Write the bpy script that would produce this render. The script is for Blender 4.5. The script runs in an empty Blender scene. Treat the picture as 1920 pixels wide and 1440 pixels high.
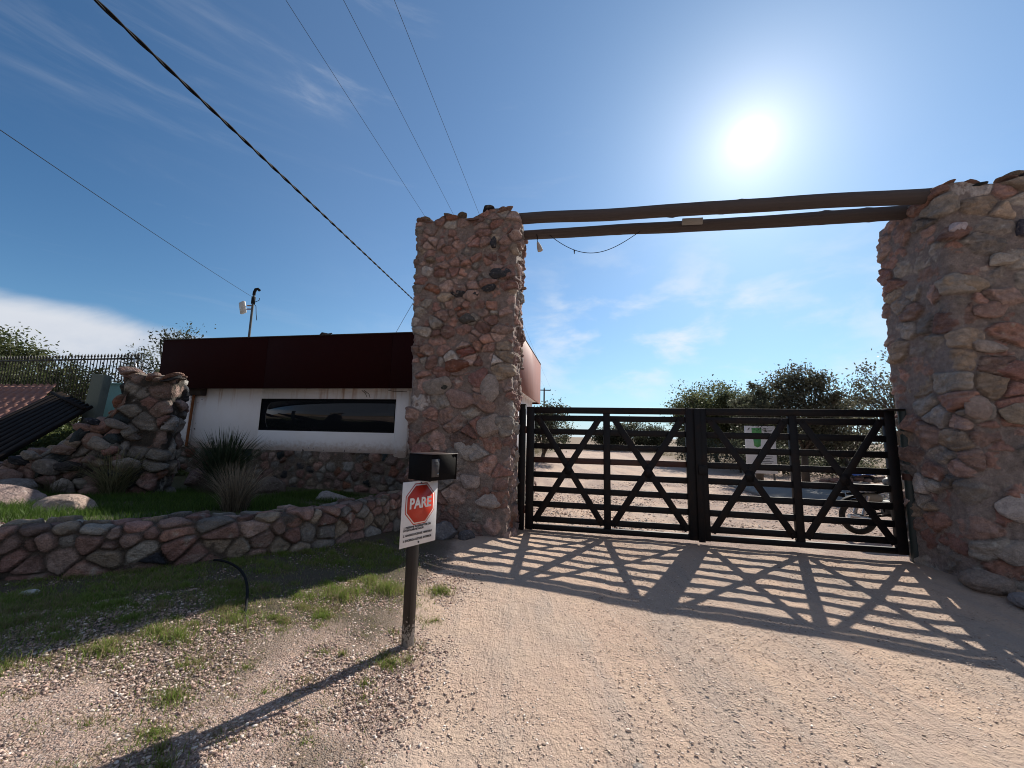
import bpy, math, random
import numpy as np
from mathutils import Vector, Matrix, Quaternion
rad = math.radians
sc = bpy.context.scene
COL = sc.collection

# ------------------------------------------------------------------ camera, world, sun, exposure
PITCH, ROLL, HCAM = rad(7.6), rad(1.3), 1.55
cam_d = bpy.data.cameras.new('camera'); cam_d.sensor_width = 36.0; cam_d.lens = 36.0*721/1920
cam_d.clip_start = 0.05; cam_d.clip_end = 6000
cam = bpy.data.objects.new('camera', cam_d); COL.objects.link(cam); sc.camera = cam
_f = Vector((0, math.cos(PITCH), math.sin(PITCH))); _r = Vector((1, 0, 0)); _u = _r.cross(_f)
_r2 = math.cos(ROLL)*_r + math.sin(ROLL)*_u; _u2 = math.cos(ROLL)*_u - math.sin(ROLL)*_r
cm = Matrix((_r2, _u2, -_f)).transposed().to_4x4(); cm.translation = (0, 0, HCAM); cam.matrix_world = cm

SUN_AZ, SUN_EL = rad(33.8), rad(35.4)      # azimuth clockwise from +Y
SUN_DIR = Vector((math.sin(SUN_AZ)*math.cos(SUN_EL), math.cos(SUN_AZ)*math.cos(SUN_EL), math.sin(SUN_EL)))
sun_d = bpy.data.lights.new('sun', 'SUN'); sun_d.energy = 5.0; sun_d.angle = rad(0.5); sun_d.color = (1.0, 0.93, 0.82)
sun = bpy.data.objects.new('sun', sun_d); COL.objects.link(sun)
sun.rotation_euler = SUN_DIR.to_track_quat('Z', 'Y').to_euler(); sun.location = SUN_DIR*50

sc.view_settings.view_transform = 'Standard'; sc.view_settings.look = 'None'
sc.view_settings.gamma = 1.0; sc.view_settings.exposure = 0.47
SKY_STRENGTH = 0.070
sc.cycles.filter_width = 1.0

class NT:
    """tiny node-tree writer"""
    def __init__(s, tree): s.t = tree; s.n = tree.nodes; s.l = tree.links
    def new(s, typ, **kw):
        n = s.n.new(typ)
        for k, v in kw.items(): setattr(n, k, v)
        return n
    def set(s, sock, v):
        if isinstance(v, bpy.types.NodeSocket): s.l.new(v, sock)
        elif v is not None: sock.default_value = v
    def math(s, op, a, b=None, c=None, clamp=False):
        n = s.new('ShaderNodeMath', operation=op, use_clamp=clamp)
        s.set(n.inputs[0], a)
        if b is not None: s.set(n.inputs[1], b)
        if c is not None: s.set(n.inputs[2], c)
        return n.outputs[0]
    def mix(s, f, a, b, mode='MIX'):
        n = s.new('ShaderNodeMix', data_type='RGBA', blend_type=mode)
        s.set(n.inputs[0], f); s.set(n.inputs[6], a); s.set(n.inputs[7], b)
        return n.outputs[2]
    def noise(s, vec, scale, detail=4, rough=.55, dist=0):
        n = s.new('ShaderNodeTexNoise'); s.set(n.inputs['Vector'], vec)
        n.inputs['Scale'].default_value = scale; n.inputs['Detail'].default_value = detail
        n.inputs['Roughness'].default_value = rough; n.inputs['Distortion'].default_value = dist
        return n.outputs['Fac']
    def ramp(s, f, stops, interp='LINEAR'):
        n = s.new('ShaderNodeValToRGB'); s.set(n.inputs[0], f); cr = n.color_ramp; cr.interpolation = interp
        while len(cr.elements) < len(stops): cr.elements.new(.5)
        for e, (p, c) in zip(cr.elements, stops):
            e.position = p; e.color = (c, c, c, 1) if not isinstance(c, tuple) else (*c[:3], 1)
        return n.outputs[0]
    def smooth(s, x, a, b):
        n = s.new('ShaderNodeMapRange', interpolation_type='SMOOTHSTEP')
        s.set(n.inputs[0], x); s.set(n.inputs[1], a); s.set(n.inputs[2], b); n.inputs[3].default_value = 0; n.inputs[4].default_value = 1
        return n.outputs[0]

def build_world():
    w = bpy.data.worlds.new('World'); sc.world = w; w.use_nodes = True
    k = NT(w.node_tree); k.n.clear()
    out = k.new('ShaderNodeOutputWorld'); bg = k.new('ShaderNodeBackground')
    sky = k.new('ShaderNodeTexSky', sky_type='NISHITA', sun_disc=False)
    sky.sun_elevation = SUN_EL; sky.sun_rotation = SUN_AZ; sky.altitude = 900
    sky.air_density = 1.0; sky.dust_density = 0.5; sky.ozone_density = 1.6
    tc = k.new('ShaderNodeTexCoord'); d = tc.outputs['Generated']
    sep = k.new('ShaderNodeSeparateXYZ'); k.set(sep.inputs[0], d)
    x, y, z = sep.outputs
    az = k.math('ARCTAN2', x, y); el = k.math('ARCSINE', z)
    # real sun seen from the ground: bright aureole around it
    dot = k.new('ShaderNodeVectorMath', operation='DOT_PRODUCT'); k.set(dot.inputs[0], d); dot.inputs[1].default_value = SUN_DIR
    ang = k.math('ARCCOSINE', k.math('MINIMUM', dot.outputs['Value'], 0.999999))
    g1 = k.math('MULTIPLY', k.math('EXPONENT', k.math('MULTIPLY', k.math('POWER', k.math('DIVIDE', ang, 0.0165), 2.0), -1.0)), 60.0)
    g2 = k.math('MULTIPLY', k.math('EXPONENT', k.math('DIVIDE', ang, -0.055)), 7.5)
    g3 = k.math('MULTIPLY', k.math('EXPONENT', k.math('DIVIDE', ang, -0.50)), 1.35)
    gl = k.math('ADD', k.math('ADD', g1, g2), g3)
    glow = k.new('ShaderNodeCombineColor')
    gn = k.math('ADD', g1, g2)
    for i_, w_ in enumerate((.60, 1.0, 1.30)): k.set(glow.inputs[i_], k.math('ADD', k.math('MULTIPLY', gn, (1.2, .98, .82)[i_]), k.math('MULTIPLY', g3, w_)))
    skyc = k.mix(1.0, sky.outputs[0], (.90, 1.13, 1.28, 1), 'MULTIPLY')
    away = k.math('SUBTRACT', 1.0, k.math('MULTIPLY', k.smooth(ang, .80, 1.45), .36))
    awc = k.new('ShaderNodeCombineColor'); k.set(awc.inputs[0], k.math('MULTIPLY', away, away)); k.set(awc.inputs[1], away); k.set(awc.inputs[2], k.math('POWER', away, .55))
    skyc = k.mix(1.0, skyc, awc.outputs[0], 'MULTIPLY')
    hz = k.math('MULTIPLY', k.math('EXPONENT', k.math('DIVIDE', k.math('MAXIMUM', el, 0.0), -rad(9))), .72)
    skyc = k.mix(hz, skyc, (3.7, 6.2, 7.9, 1))
    hz2 = k.math('MULTIPLY', k.math('EXPONENT', k.math('DIVIDE', k.math('MAXIMUM', el, 0.0), -rad(1.6))), .8)
    skyc = k.mix(hz2, skyc, (7.4, 8.3, 9.0, 1))
    base = k.mix(1.0, skyc, glow.outputs[0], 'ADD')
    # clouds: a low bank to the left and thin wisps
    mp = k.new('ShaderNodeCombineXYZ'); k.set(mp.inputs[0], az); k.set(mp.inputs[1], k.math('MULTIPLY', el, 2.2)); mp.inputs[2].default_value = 3.7
    n1 = k.noise(mp.outputs[0], 3.2, 7, .55, .3)
    # bank edge: elevation falls from ~16 deg at az -54 to ~9 deg at az -30
    t = k.smooth(az, rad(-46), rad(-26))
    edge = k.math('ADD', k.math('MULTIPLY', t, rad(-3.0)), rad(10.9))
    edge = k.math('ADD', edge, k.math('MULTIPLY', k.math('SUBTRACT', n1, .5), rad(5)))
    bank = k.smooth(k.math('SUBTRACT', edge, el), rad(-.6), rad(1.6))
    bank = k.math('MULTIPLY', bank, k.math('SUBTRACT', 1.0, k.smooth(az, rad(-30), rad(-12))))
    bank = k.math('MULTIPLY', bank, k.math('SUBTRACT', 1.0, k.math('MULTIPLY', k.math('SUBTRACT', 1.0, k.smooth(n1, .3, .55)), .15)))
    # wisps streaking
    rot = k.new('ShaderNodeMapping'); rot.inputs['Rotation'].default_value = (0, 0, rad(-32)); rot.inputs['Scale'].default_value = (1.0, 3.2, 1.0)
    k.set(rot.inputs[0], mp.outputs[0])
    n2 = k.noise(rot.outputs[0], 2.1, 8, .62, .5)
    n3 = k.noise(mp.outputs[0], 1.5, 2, .5)
    wis = k.math('MULTIPLY', k.smooth(n2, .55, .84), k.smooth(n3, .42, .64))
    # a streak high on the left
    a0 = k.math('DIVIDE', k.math('SUBTRACT', az, rad(-48)), rad(14)); e0 = k.math('DIVIDE', k.math('SUBTRACT', el, rad(36)), rad(6))
    r2 = k.math('ADD', k.math('POWER', k.math('ABSOLUTE', a0), 2.0), k.math('POWER', k.math('ABSOLUTE', e0), 2.0))
    blob = k.math('EXPONENT', k.math('MULTIPLY', r2, -1.0))
    wis2 = k.math('MULTIPLY', blob, k.smooth(n2, .40, .75))
    # soft low puffs ahead
    a1 = k.math('DIVIDE', k.math('SUBTRACT', az, rad(22)), rad(26)); e1 = k.math('DIVIDE', k.math('SUBTRACT', el, rad(14)), rad(9))
    b1 = k.math('EXPONENT', k.math('MULTIPLY', k.math('ADD', k.math('POWER', k.math('ABSOLUTE', a1), 2.0), k.math('POWER', k.math('ABSOLUTE', e1), 2.0)), -1.0))
    n4 = k.noise(mp.outputs[0], 6.0, 5, .55, .2)
    wis3 = k.math('MULTIPLY', k.math('MULTIPLY', b1, k.smooth(n4, .44, .74)), .7)
    wtot = k.math('MINIMUM', k.math('ADD', k.math('ADD', k.math('MULTIPLY', wis, .30), k.math('MULTIPLY', wis2, .24)), k.math('MULTIPLY', wis3, 0.0)), 1.0)
    c1 = k.mix(wtot, base, (7.2, 7.6, 8.4, 1))
    c1 = k.mix(k.math('MINIMUM', k.math('MULTIPLY', wis3, 1.15), .8), c1, (9.3, 9.6, 9.9, 1))
    bankcol = k.mix(k.smooth(n1, .35, .7), (6.2, 6.6, 7.6, 1), (7.9, 8.1, 8.6, 1))
    c2 = k.mix(k.math('MULTIPLY', bank, k.math('ADD', .55, k.math('MULTIPLY', k.smooth(n1, .35, .6), .35))), c1, bankcol)
    nb = k.noise(d, 1.7, 5, .55)
    back = k.smooth(k.math('ADD', k.math('MULTIPLY', y, -1.0), k.math('MULTIPLY', k.math('SUBTRACT', nb, .5), .5)), -.18, .45)  # unseen grey sky behind the camera, added to neutralise fill on shaded faces
    c2 = k.mix(k.math('MULTIPLY', back, .92), c2, k.mix(nb, (2.1, 2.4, 3.1, 1), (3.3, 3.7, 4.5, 1)))
    k.set(bg.inputs[0], c2); bg.inputs[1].default_value = SKY_STRENGTH
    k.l.new(bg.outputs[0], out.inputs[0])
build_world()

# ------------------------------------------------------------------ site frame (u along the gate, n away from the road, z up)
YAW = -rad(10.95)
A0 = np.array([.27, 6.59, 0.0]); SU = np.array([math.cos(YAW), math.sin(YAW), 0]); SN = np.array([-math.sin(YAW), math.cos(YAW), 0])
def W(u, n, z=0.0): return A0 + SU*u + SN*n + np.array([0, 0, z])
def Wa(P):
    P = np.asarray(P, float); return A0 + P[..., 0:1]*SU + P[..., 1:2]*SN + P[..., 2:3]*np.array([0, 0, 1.0])
def to_uv(x, y):
    dx = x-A0[0]; dy = y-A0[1]; return dx*SU[0]+dy*SU[1], dx*SN[0]+dy*SN[1]
def sst(a, b, x):
    t = np.clip((np.asarray(x, float)-a)/(b-a), 0, 1); return t*t*(3-2*t)

# ------------------------------------------------------------------ numpy noise
def _hash(ix, iy, iz, seed):
    h = (ix.astype(np.int64)*374761393 + iy.astype(np.int64)*668265263 + iz.astype(np.int64)*2147483647 + seed*974634777) & 0xffffffff
    h = ((h ^ (h >> 13))*1274126177) & 0xffffffff
    h = ((h ^ (h >> 16))*2246822519) & 0xffffffff
    return ((h ^ (h >> 15)) & 0xffffff)/float(0xffffff)
def vnoise(P, seed=0):
    P = np.asarray(P, float); i = np.floor(P).astype(np.int64); f = P-i; f = f*f*(3-2*f)
    r = 0
    for a in (0, 1):
        for b in (0, 1):
            for c in (0, 1):
                w = (f[..., 0] if a else 1-f[..., 0])*(f[..., 1] if b else 1-f[..., 1])*(f[..., 2] if c else 1-f[..., 2])
                r = r + w*_hash(i[..., 0]+a, i[..., 1]+b, i[..., 2]+c, seed)
    return r*2-1
def fbm(P, octv=4, seed=0, gain=.5):
    a, r, t = 1.0, 0, 0
    for o in range(octv):
        r = r+a*vnoise(P*(2**o), seed+o*17); t += a; a *= gain
    return r/t

# ------------------------------------------------------------------ terrain height
def ground(x, y):
    x = np.asarray(x, float); y = np.asarray(y, float)
    u, n = to_uv(x, y)
    w = .3*(1-sst(0, 3, n))+.7*(1-sst(-2.2, -.2, n))
    z = np.clip(.08-.045*x, -.15, .2)*w
    z = z+.1*np.clip(-.7-x, 0, 1.6)*(1-sst(1, 4, n))
    return z
def bed_z(u, n):
    return .36+.31*(1-sst(-4.1, .9, n))+.03*sst(3, 5, -u)+.45*sst(6.2, 9, -u)+.5*sst(7, 11, -u)*sst(-1.5, 1.5, n)

# ------------------------------------------------------------------ mesh helpers
def new_mesh(name, V, F, mats, smooth=False, col=None, attrs=None, sharp=None):
    me = bpy.data.meshes.new(name); V = np.asarray(V, np.float32)
    if isinstance(F, np.ndarray):
        k = F.shape[1]; nf = len(F); fl = F.ravel()
        st = np.arange(0, nf*k, k)
    else:
        ls = [len(f) for f in F]; fl = np.array([i for f in F for i in f], np.int32); nf = len(F)
        st = np.concatenate([[0], np.cumsum(ls)[:-1]]) if nf else np.zeros(0)
    me.vertices.add(len(V)); me.vertices.foreach_set('co', V.ravel())
    me.loops.add(len(fl)); me.loops.foreach_set('vertex_index', fl.astype(np.int32))
    me.polygons.add(nf); me.polygons.foreach_set('loop_start', st.astype(np.int32))
    me.update(calc_edges=True); me.validate()
    if smooth: me.polygons.foreach_set('use_smooth', np.ones(len(me.polygons), bool))
    if col is not None:
        a = me.attributes.new('Col', 'FLOAT_COLOR', 'POINT'); c = np.ones((len(V), 4), np.float32); c[:, :3] = col
        a.data.foreach_set('color', c.ravel())
    for m in (mats if isinstance(mats, (list, tuple)) else [mats]): me.materials.append(m)
    return me
def link(name, me, parent=None, label=None, cat=None, group=None, kind=None, loc=None):
    o = bpy.data.objects.new(name, me); COL.objects.link(o)
    if parent: o.parent = parent
    if loc is not None: o.location = loc
    if label: o['label'] = label
    if cat: o['category'] = cat
    if group: o['group'] = group
    if kind: o['kind'] = kind
    return o
def thing(name, label, cat, loc=(0, 0, 0), rotz=YAW, group=None):
    o = bpy.data.objects.new(name, None); COL.objects.link(o); o.empty_display_size = .2
    o.location = loc; o.rotation_euler = (0, 0, rotz); o['label'] = label; o['category'] = cat
    if group: o['group'] = group
    return o

class MB:
    """collects simple solids into one mesh"""
    def __init__(s): s.V = []; s.F = []; s.sm = []
    def add(s, V, F):
        b = len(s.V); s.V += [tuple(map(float, v)) for v in V]; s.F += [tuple(i+b for i in f) for f in F]
    def box(s, a, b, bev=.004):
        x0, y0, z0 = [min(p, q) for p, q in zip(a, b)]; x1, y1, z1 = [max(p, q) for p, q in zip(a, b)]
        c = np.array([(x0+x1)/2, (y0+y1)/2, (z0+z1)/2]); h = np.array([x1-x0, y1-y0, z1-z0])/2
        s.obox(c, np.eye(3), h, bev)
    def obox(s, c, R, h, bev=.004):
        """chamfered box: centre, rows of R = axes, half sizes"""
        c = np.asarray(c, float); R = np.asarray(R, float); h = np.asarray(h, float); b = min(bev, .45*min(h))
        V = []; idx = {}
        for sx in (-1, 1):
            for sy in (-1, 1):
                for sz in (-1, 1):
                    sg = np.array([sx, sy, sz])
                    for ax in range(3):
                        p = (h-b)*sg; p[ax] = h[ax]*sg[ax]
                        idx[(sx, sy, sz, ax)] = len(V); V.append(c+p@R)
        F = []
        cyc = [(-1, -1), (1, -1), (1, 1), (-1, 1)]
        for ax in range(3):
            o = [a for a in range(3) if a != ax]
            for sg in (-1, 1):
                f = []
                for (p, q) in cyc:
                    t = [0, 0, 0]; t[ax] = sg; t[o[0]] = p; t[o[1]] = q
                    f.append(idx[(*t, ax)])
                flip = (sg < 0) ^ (ax == 1)
                F.append(tuple(reversed(f)) if flip else tuple(f))
        for a1 in range(3):
            for a2 in range(a1+1, 3):
                a3 = 3-a1-a2
                for s1 in (-1, 1):
                    for s2 in (-1, 1):
                        q = []
                        for s3, order in ((-1, (a1, a2)), (1, (a2, a1))):
                            t = [0, 0, 0]; t[a1] = s1; t[a2] = s2; t[a3] = s3
                            for a in order: q.append(idx[(*t, a)])
                        F.append(tuple(q))
        for sx in (-1, 1):
            for sy in (-1, 1):
                for sz in (-1, 1): F.append(tuple(idx[(sx, sy, sz, a)] for a in range(3)))
        s.add(V, F)
    def bar(s, p, q, w, t, up=(0, 1, 0), bev=.004):
        """bar from p to q, width w (across, perpendicular to up), thickness t along up"""
        p = np.asarray(p, float); q = np.asarray(q, float); d = q-p; L = np.linalg.norm(d); d /= L
        up = np.asarray(up, float); up = up-d*(up@d); up /= np.linalg.norm(up); sd = np.cross(up, d)
        s.obox((p+q)/2, np.array([d, sd, up]), (L/2, w/2, t/2), bev)
    def tube(s, pts, r, seg=8, cap=True):
        pts = [np.asarray(p, float) for p in pts]; n = len(pts); rr = r if hasattr(r, '__len__') else [r]*n
        V = []; prev = None
        for i, p in enumerate(pts):
            d = pts[min(i+1, n-1)]-pts[max(i-1, 0)]; d = d/(np.linalg.norm(d)+1e-9)
            if prev is None:
                a = np.array([0, 0, 1.0]) if abs(d[2]) < .9 else np.array([1.0, 0, 0]); e = np.cross(d, a)
            else: e = prev-d*(prev@d)
            e /= np.linalg.norm(e)+1e-9; prev = e; g = np.cross(d, e)
            for k in range(seg):
                t = 2*math.pi*k/seg; V.append(p+rr[i]*(math.cos(t)*e+math.sin(t)*g))
        F = []
        for i in range(n-1):
            for k in range(seg):
                a = i*seg+k; b = i*seg+(k+1) % seg; F.append((a, b, b+seg, a+seg))
        if cap: F += [tuple(reversed(range(seg))), tuple(range((n-1)*seg, n*seg))]
        s.add(V, F)
    def cyl(s, p, q, r, seg=16): s.tube([p, q], r, seg)
    def ring(s, c, ax, R, r, seg=28, sec=8):
        c = np.asarray(c, float); ax = np.asarray(ax, float); ax /= np.linalg.norm(ax)
        a = np.array([0, 0, 1.0]) if abs(ax[2]) < .9 else np.array([1.0, 0, 0]); e = np.cross(ax, a); e /= np.linalg.norm(e); g = np.cross(ax, e)
        V = []; F = []
        for i in range(seg):
            t = 2*math.pi*i/seg; rd = math.cos(t)*e+math.sin(t)*g
            for k in range(sec):
                q = 2*math.pi*k/sec; V.append(c+rd*(R+r*math.cos(q))+ax*r*math.sin(q))
        for i in range(seg):
            for k in range(sec):
                F.append((i*sec+k, ((i+1) % seg)*sec+k, ((i+1) % seg)*sec+(k+1) % sec, i*sec+(k+1) % sec))
        s.add(V, F)
    def prism(s, poly, y0, y1):
        """poly in (x,z), extruded along y"""
        n = len(poly); V = [(x, y0, z) for x, z in poly]+[(x, y1, z) for x, z in poly]
        F = [tuple(range(n)), tuple(reversed(range(n, 2*n)))]+[(i, i+n, (i+1) % n+n, (i+1) % n) for i in range(n)]
        s.add(V, F)
    def mesh(s, name, mat, smooth=False):
        me = new_mesh(name, np.array(s.V), s.F, mat, smooth)
        import bmesh
        bm = bmesh.new(); bm.from_mesh(me); bmesh.ops.recalc_face_normals(bm, faces=bm.faces); bm.to_mesh(me); bm.free()
        if smooth:
            me.polygons.foreach_set('use_smooth', np.ones(len(me.polygons), bool))
            try: me.set_sharp_from_angle(angle=rad(40))
            except Exception: pass
        return me
    def build(s, name, mat, parent=None, smooth=False, **kw): return link(name, s.mesh(name, mat, smooth), parent, **kw)

# ------------------------------------------------------------------ materials
M = {}
def material(name):
    m = bpy.data.materials.new(name); m.use_nodes = True; k = NT(m.node_tree)
    bs = m.node_tree.nodes['Principled BSDF']; M[name] = m
    return m, k, bs
def bump(k, bs, h, strength, dist=.02, normal=None):
    b = k.new('ShaderNodeBump'); b.inputs['Strength'].default_value = strength; b.inputs['Distance'].default_value = dist
    k.set(b.inputs['Height'], h)
    if normal is not None: k.set(b.inputs['Normal'], normal)
    k.l.new(b.outputs[0], bs.inputs['Normal']); return b.outputs[0]
def objco(k): return k.new('ShaderNodeTexCoord').outputs['Object']
def geoco(k): return k.new('ShaderNodeNewGeometry').outputs['Position']

def m_paint(name, col, rough=.45, dirt=.25, dirtcol=(.2, .16, .12), scale=6, spec=.5, metal=0, bumps=.15):
    m, k, bs = material(name); P = objco(k)
    n = k.noise(P, scale, 6, .6); f = k.math('MULTIPLY', k.smooth(n, .45, .75), dirt)
    n2 = k.noise(P, scale*9, 3, .6)
    c = k.mix(f, (*col, 1), (*dirtcol, 1)); c = k.mix(k.math('MULTIPLY', n2, .18), c, (0, 0, 0, 1))
    k.set(bs.inputs['Base Color'], c); bs.inputs['Metallic'].default_value = metal
    k.set(bs.inputs['Roughness'], k.math('ADD', k.math('MULTIPLY', n, .25), rough-.12)); bs.inputs['Specular IOR Level'].default_value = spec
    bump(k, bs, n2, bumps, .004)
    return m
m_paint('gate_paint', (.0055, .0055, .0075), .6, .6, (.030, .015, .009), 7, .3)
m_paint('gate_rust', (.05, .016, .010), .6, .5, (.10, .04, .02), 7)
m_paint('post_green', (.018, .035, .036), .5, .3, (.05, .03, .02), 6)
m_paint('black_metal', (.005, .005, .006), .75, .25, (.02, .016, .012), 8, .12)
m_paint('brown_metal', (.035, .018, .014), .45, .35, (.10, .06, .04), 8)
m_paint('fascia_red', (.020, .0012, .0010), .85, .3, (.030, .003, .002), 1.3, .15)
m_paint('fascia_trim', (.03, .02, .018), .6, .3)
m_paint('rust', (.22, .075, .02), .8, .5, (.10, .04, .02), 9)
m_paint('white_board', (.74, .75, .77), .4, .12, (.5, .48, .42), 7)
m_paint('sign_red', (.50, .035, .018), .4, .15, (.5, .2, .15), 12)
m_paint('sign_white', (.8, .8, .8), .4, .1)
m_paint('sign_black', (.03, .03, .035), .5, 0)
m_paint('sign_green', (.08, .33, .10), .5, .2, (.5, .6, .5), 20)
m_paint('plastic_black', (.012, .013, .015), .8, .1, (.04, .035, .03), 12, .15)
m_paint('cable_grey', (.06, .065, .075), .9, 0, (.1, .1, .1), 2, .05)
m_paint('plastic_grey', (.045, .045, .05), .5, .2)
m_paint('grey_board', (.32, .31, .29), .6, .3)
m_paint('rail_dark', (.010, .007, .006), .9, .5, (.03, .02, .014), 5, .1)
m_paint('fence_dark', (.018, .017, .018), .6, .3)
m_paint('steel', (.5, .5, .5), .3, .3, (.2, .15, .1), 9, .5, 1.0)
m_paint('galvanised', (.10, .11, .115), .6, .3, (.06, .04, .03), 9, .3, .4)
m_paint('antenna_white', (.62, .62, .60), .5, .35, (.3, .2, .12), 14)
m_paint('teal_paint', (.12, .27, .26), .7, .3, (.1, .12, .1), 3)
m_paint('post_concrete', (.16, .18, .15), .85, .4, (.07, .08, .06), 6, .2)
m_paint('tank_cream', (.17, .165, .145), .5, .2)
m_paint('seat_black', (.02, .02, .02), .6, .1)
m_paint('rubber', (.018, .018, .018), .8, .4, (.12, .09, .07), 14, .3)
m_paint('blue_tarp', (.05, .12, .42), .6, .2, (.2, .2, .25), 8)
m_paint('concrete', (.20, .20, .195), .9, .5, (.28, .24, .2), 2.5, .2, 0, .4)
m_paint('pole_wood', (.07, .06, .055), .9, .4, (.03, .025, .02), 4, .2)
m_paint('bag_white', (.5, .48, .45), .8, .4, (.3, .22, .15), 9)

def m_attr(name, rough=.9, nscale=60, namt=.35, bs_scale=45, bstr=.5, bdist=.012, spec=.25, trans=0.0):
    m, k, bs = material(name)
    at = k.new('ShaderNodeAttribute', attribute_name='Col'); P = geoco(k)
    n = k.noise(P, nscale, 4, .7); n2 = k.noise(P, nscale*.18, 4, .6)
    v = k.math('ADD', k.math('MULTIPLY', k.math('SUBTRACT', n, .5), namt*2.2), 1.0)
    v = k.math('MULTIPLY', v, k.math('ADD', k.math('MULTIPLY', k.math('SUBTRACT', n2, .5), namt*1.2), 1.0))
    mul = k.new('ShaderNodeVectorMath', operation='SCALE'); k.set(mul.inputs[0], at.outputs['Color']); k.set(mul.inputs['Scale'], v)
    k.set(bs.inputs['Base Color'], mul.outputs[0]); bs.inputs['Roughness'].default_value = rough
    bs.inputs['Specular IOR Level'].default_value = spec
    h = k.math('ADD', k.noise(P, bs_scale, 5, .65), k.math('MULTIPLY', k.noise(P, bs_scale*.25, 3, .5), 1.5))
    bump(k, bs, h, bstr, bdist)
    if trans:
        tr = k.new('ShaderNodeBsdfTranslucent'); k.set(tr.inputs[0], mul.outputs[0])
        mx = k.new('ShaderNodeMixShader'); mx.inputs[0].default_value = trans
        o = m.node_tree.nodes['Material Output']
        k.l.new(bs.outputs[0], mx.inputs[1]); k.l.new(tr.outputs[0], mx.inputs[2]); k.l.new(mx.outputs[0], o.inputs[0])
    return m
m_attr('stone', .9, 105, .80, 40, 1.0, .022)
m_attr('pebble', .85, 160, .3, 120, .35, .004)
def m_leaf(name, trans=.35, rough=.55):
    m, k, bs = material(name)
    at = k.new('ShaderNodeAttribute', attribute_name='Col')
    k.set(bs.inputs['Base Color'], at.outputs['Color']); bs.inputs['Roughness'].default_value = rough; bs.inputs['Specular IOR Level'].default_value = .25
    tr = k.new('ShaderNodeBsdfTranslucent'); k.set(tr.inputs[0], at.outputs['Color'])
    mx = k.new('ShaderNodeMixShader'); mx.inputs[0].default_value = trans
    k.l.new(bs.outputs[0], mx.inputs[1]); k.l.new(tr.outputs[0], mx.inputs[2]); k.l.new(mx.outputs[0], m.node_tree.nodes['Material Output'].inputs[0])
m_leaf('leaf', .45); m_leaf('grass', .45)

def m_bark():
    m, k, bs = material('bark'); P = geoco(k)
    n = k.noise(P, 30, 5, .7)
    k.set(bs.inputs['Base Color'], k.mix(n, (.035, .028, .022, 1), (.13, .105, .085, 1))); bs.inputs['Roughness'].default_value = .95
    bump(k, bs, n, .8, .02)
m_bark()
def m_log():
    m, k, bs = material('log_wood'); P = objco(k)
    mp = k.new('ShaderNodeMapping'); mp.inputs['Scale'].default_value = (.6, 22, 22); k.set(mp.inputs[0], P)
    n = k.noise(mp.outputs[0], 1.5, 6, .65, .4); n2 = k.noise(P, 3, 3, .5)
    c = k.mix(n, (.030, .025, .026, 1), (.105, .086, .082, 1)); c = k.mix(k.math('MULTIPLY', n2, .5), c, (.085, .070, .066, 1))
    k.set(bs.inputs['Base Color'], c); bs.inputs['Roughness'].default_value = .85
    bump(k, bs, n, .9, .012)
m_log()
def m_render_wall():
    m, k, bs = material('white_render'); P = objco(k)
    sp = k.new('ShaderNodeSeparateXYZ'); k.set(sp.inputs[0], P)
    n = k.noise(P, 2.2, 6, .6); n2 = k.noise(P, 11, 5, .65)
    mp = k.new('ShaderNodeMapping'); mp.inputs['Scale'].default_value = (7, 7, .6); k.set(mp.inputs[0], P)
    st = k.noise(mp.outputs[0], 1.0, 5, .6)
    c = k.mix(k.math('MULTIPLY', k.smooth(n, .45, .8), .35), (.86, .86, .88, 1), (.74, .70, .66, 1))
    # damp, peeling foot of the wall and rust runs from the eaves
    low = k.math('MULTIPLY', k.math('SUBTRACT', 1.0, k.smooth(k.math('ADD', sp.outputs[2], k.math('MULTIPLY', k.math('SUBTRACT', n2, .5), .35)), 1.10, 1.38)), .75)
    c = k.mix(low, c, (.40, .28, .20, 1))
    pl = k.math('MULTIPLY', k.smooth(n2, .60, .64), k.math('SUBTRACT', 1.0, k.smooth(sp.outputs[2], 1.14, 1.30)))
    c = k.mix(pl, c, (.13, .11, .11, 1))
    top = k.math('MULTIPLY', k.math('MULTIPLY', k.smooth(st, .50, .72), k.smooth(sp.outputs[2], 1.9, 2.4)), .75)
    c = k.mix(top, c, (.38, .20, .11, 1))
    # chipped paint beside the rusty drainpipe
    sx = k.math('MULTIPLY', k.math('SUBTRACT', 1.0, k.smooth(sp.outputs[0], -7.6, -7.35)), k.smooth(k.noise(P, 9, 4, .6), .63, .66))
    c = k.mix(sx, c, (.10, .09, .11, 1))
    k.set(bs.inputs['Base Color'], c); bs.inputs['Roughness'].default_value = .85
    bump(k, bs, n2, .25, .01)
m_render_wall()
def m_glass():
    m, k, bs = material('dark_glass'); bs.inputs['Base Color'].default_value = (.012, .014, .018, 1)
    bs.inputs['Roughness'].default_value = .03; bs.inputs['Specular IOR Level'].default_value = .42
m_glass()
def m_fascia_lit():  # sunlit copy of the red fascia: sunlight put into a lighter brown
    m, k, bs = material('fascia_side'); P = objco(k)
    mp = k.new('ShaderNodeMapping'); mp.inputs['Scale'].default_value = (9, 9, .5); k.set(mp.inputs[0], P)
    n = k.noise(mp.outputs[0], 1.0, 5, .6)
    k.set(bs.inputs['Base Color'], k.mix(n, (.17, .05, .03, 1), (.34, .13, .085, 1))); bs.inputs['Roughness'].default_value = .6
m_fascia_lit()
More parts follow.
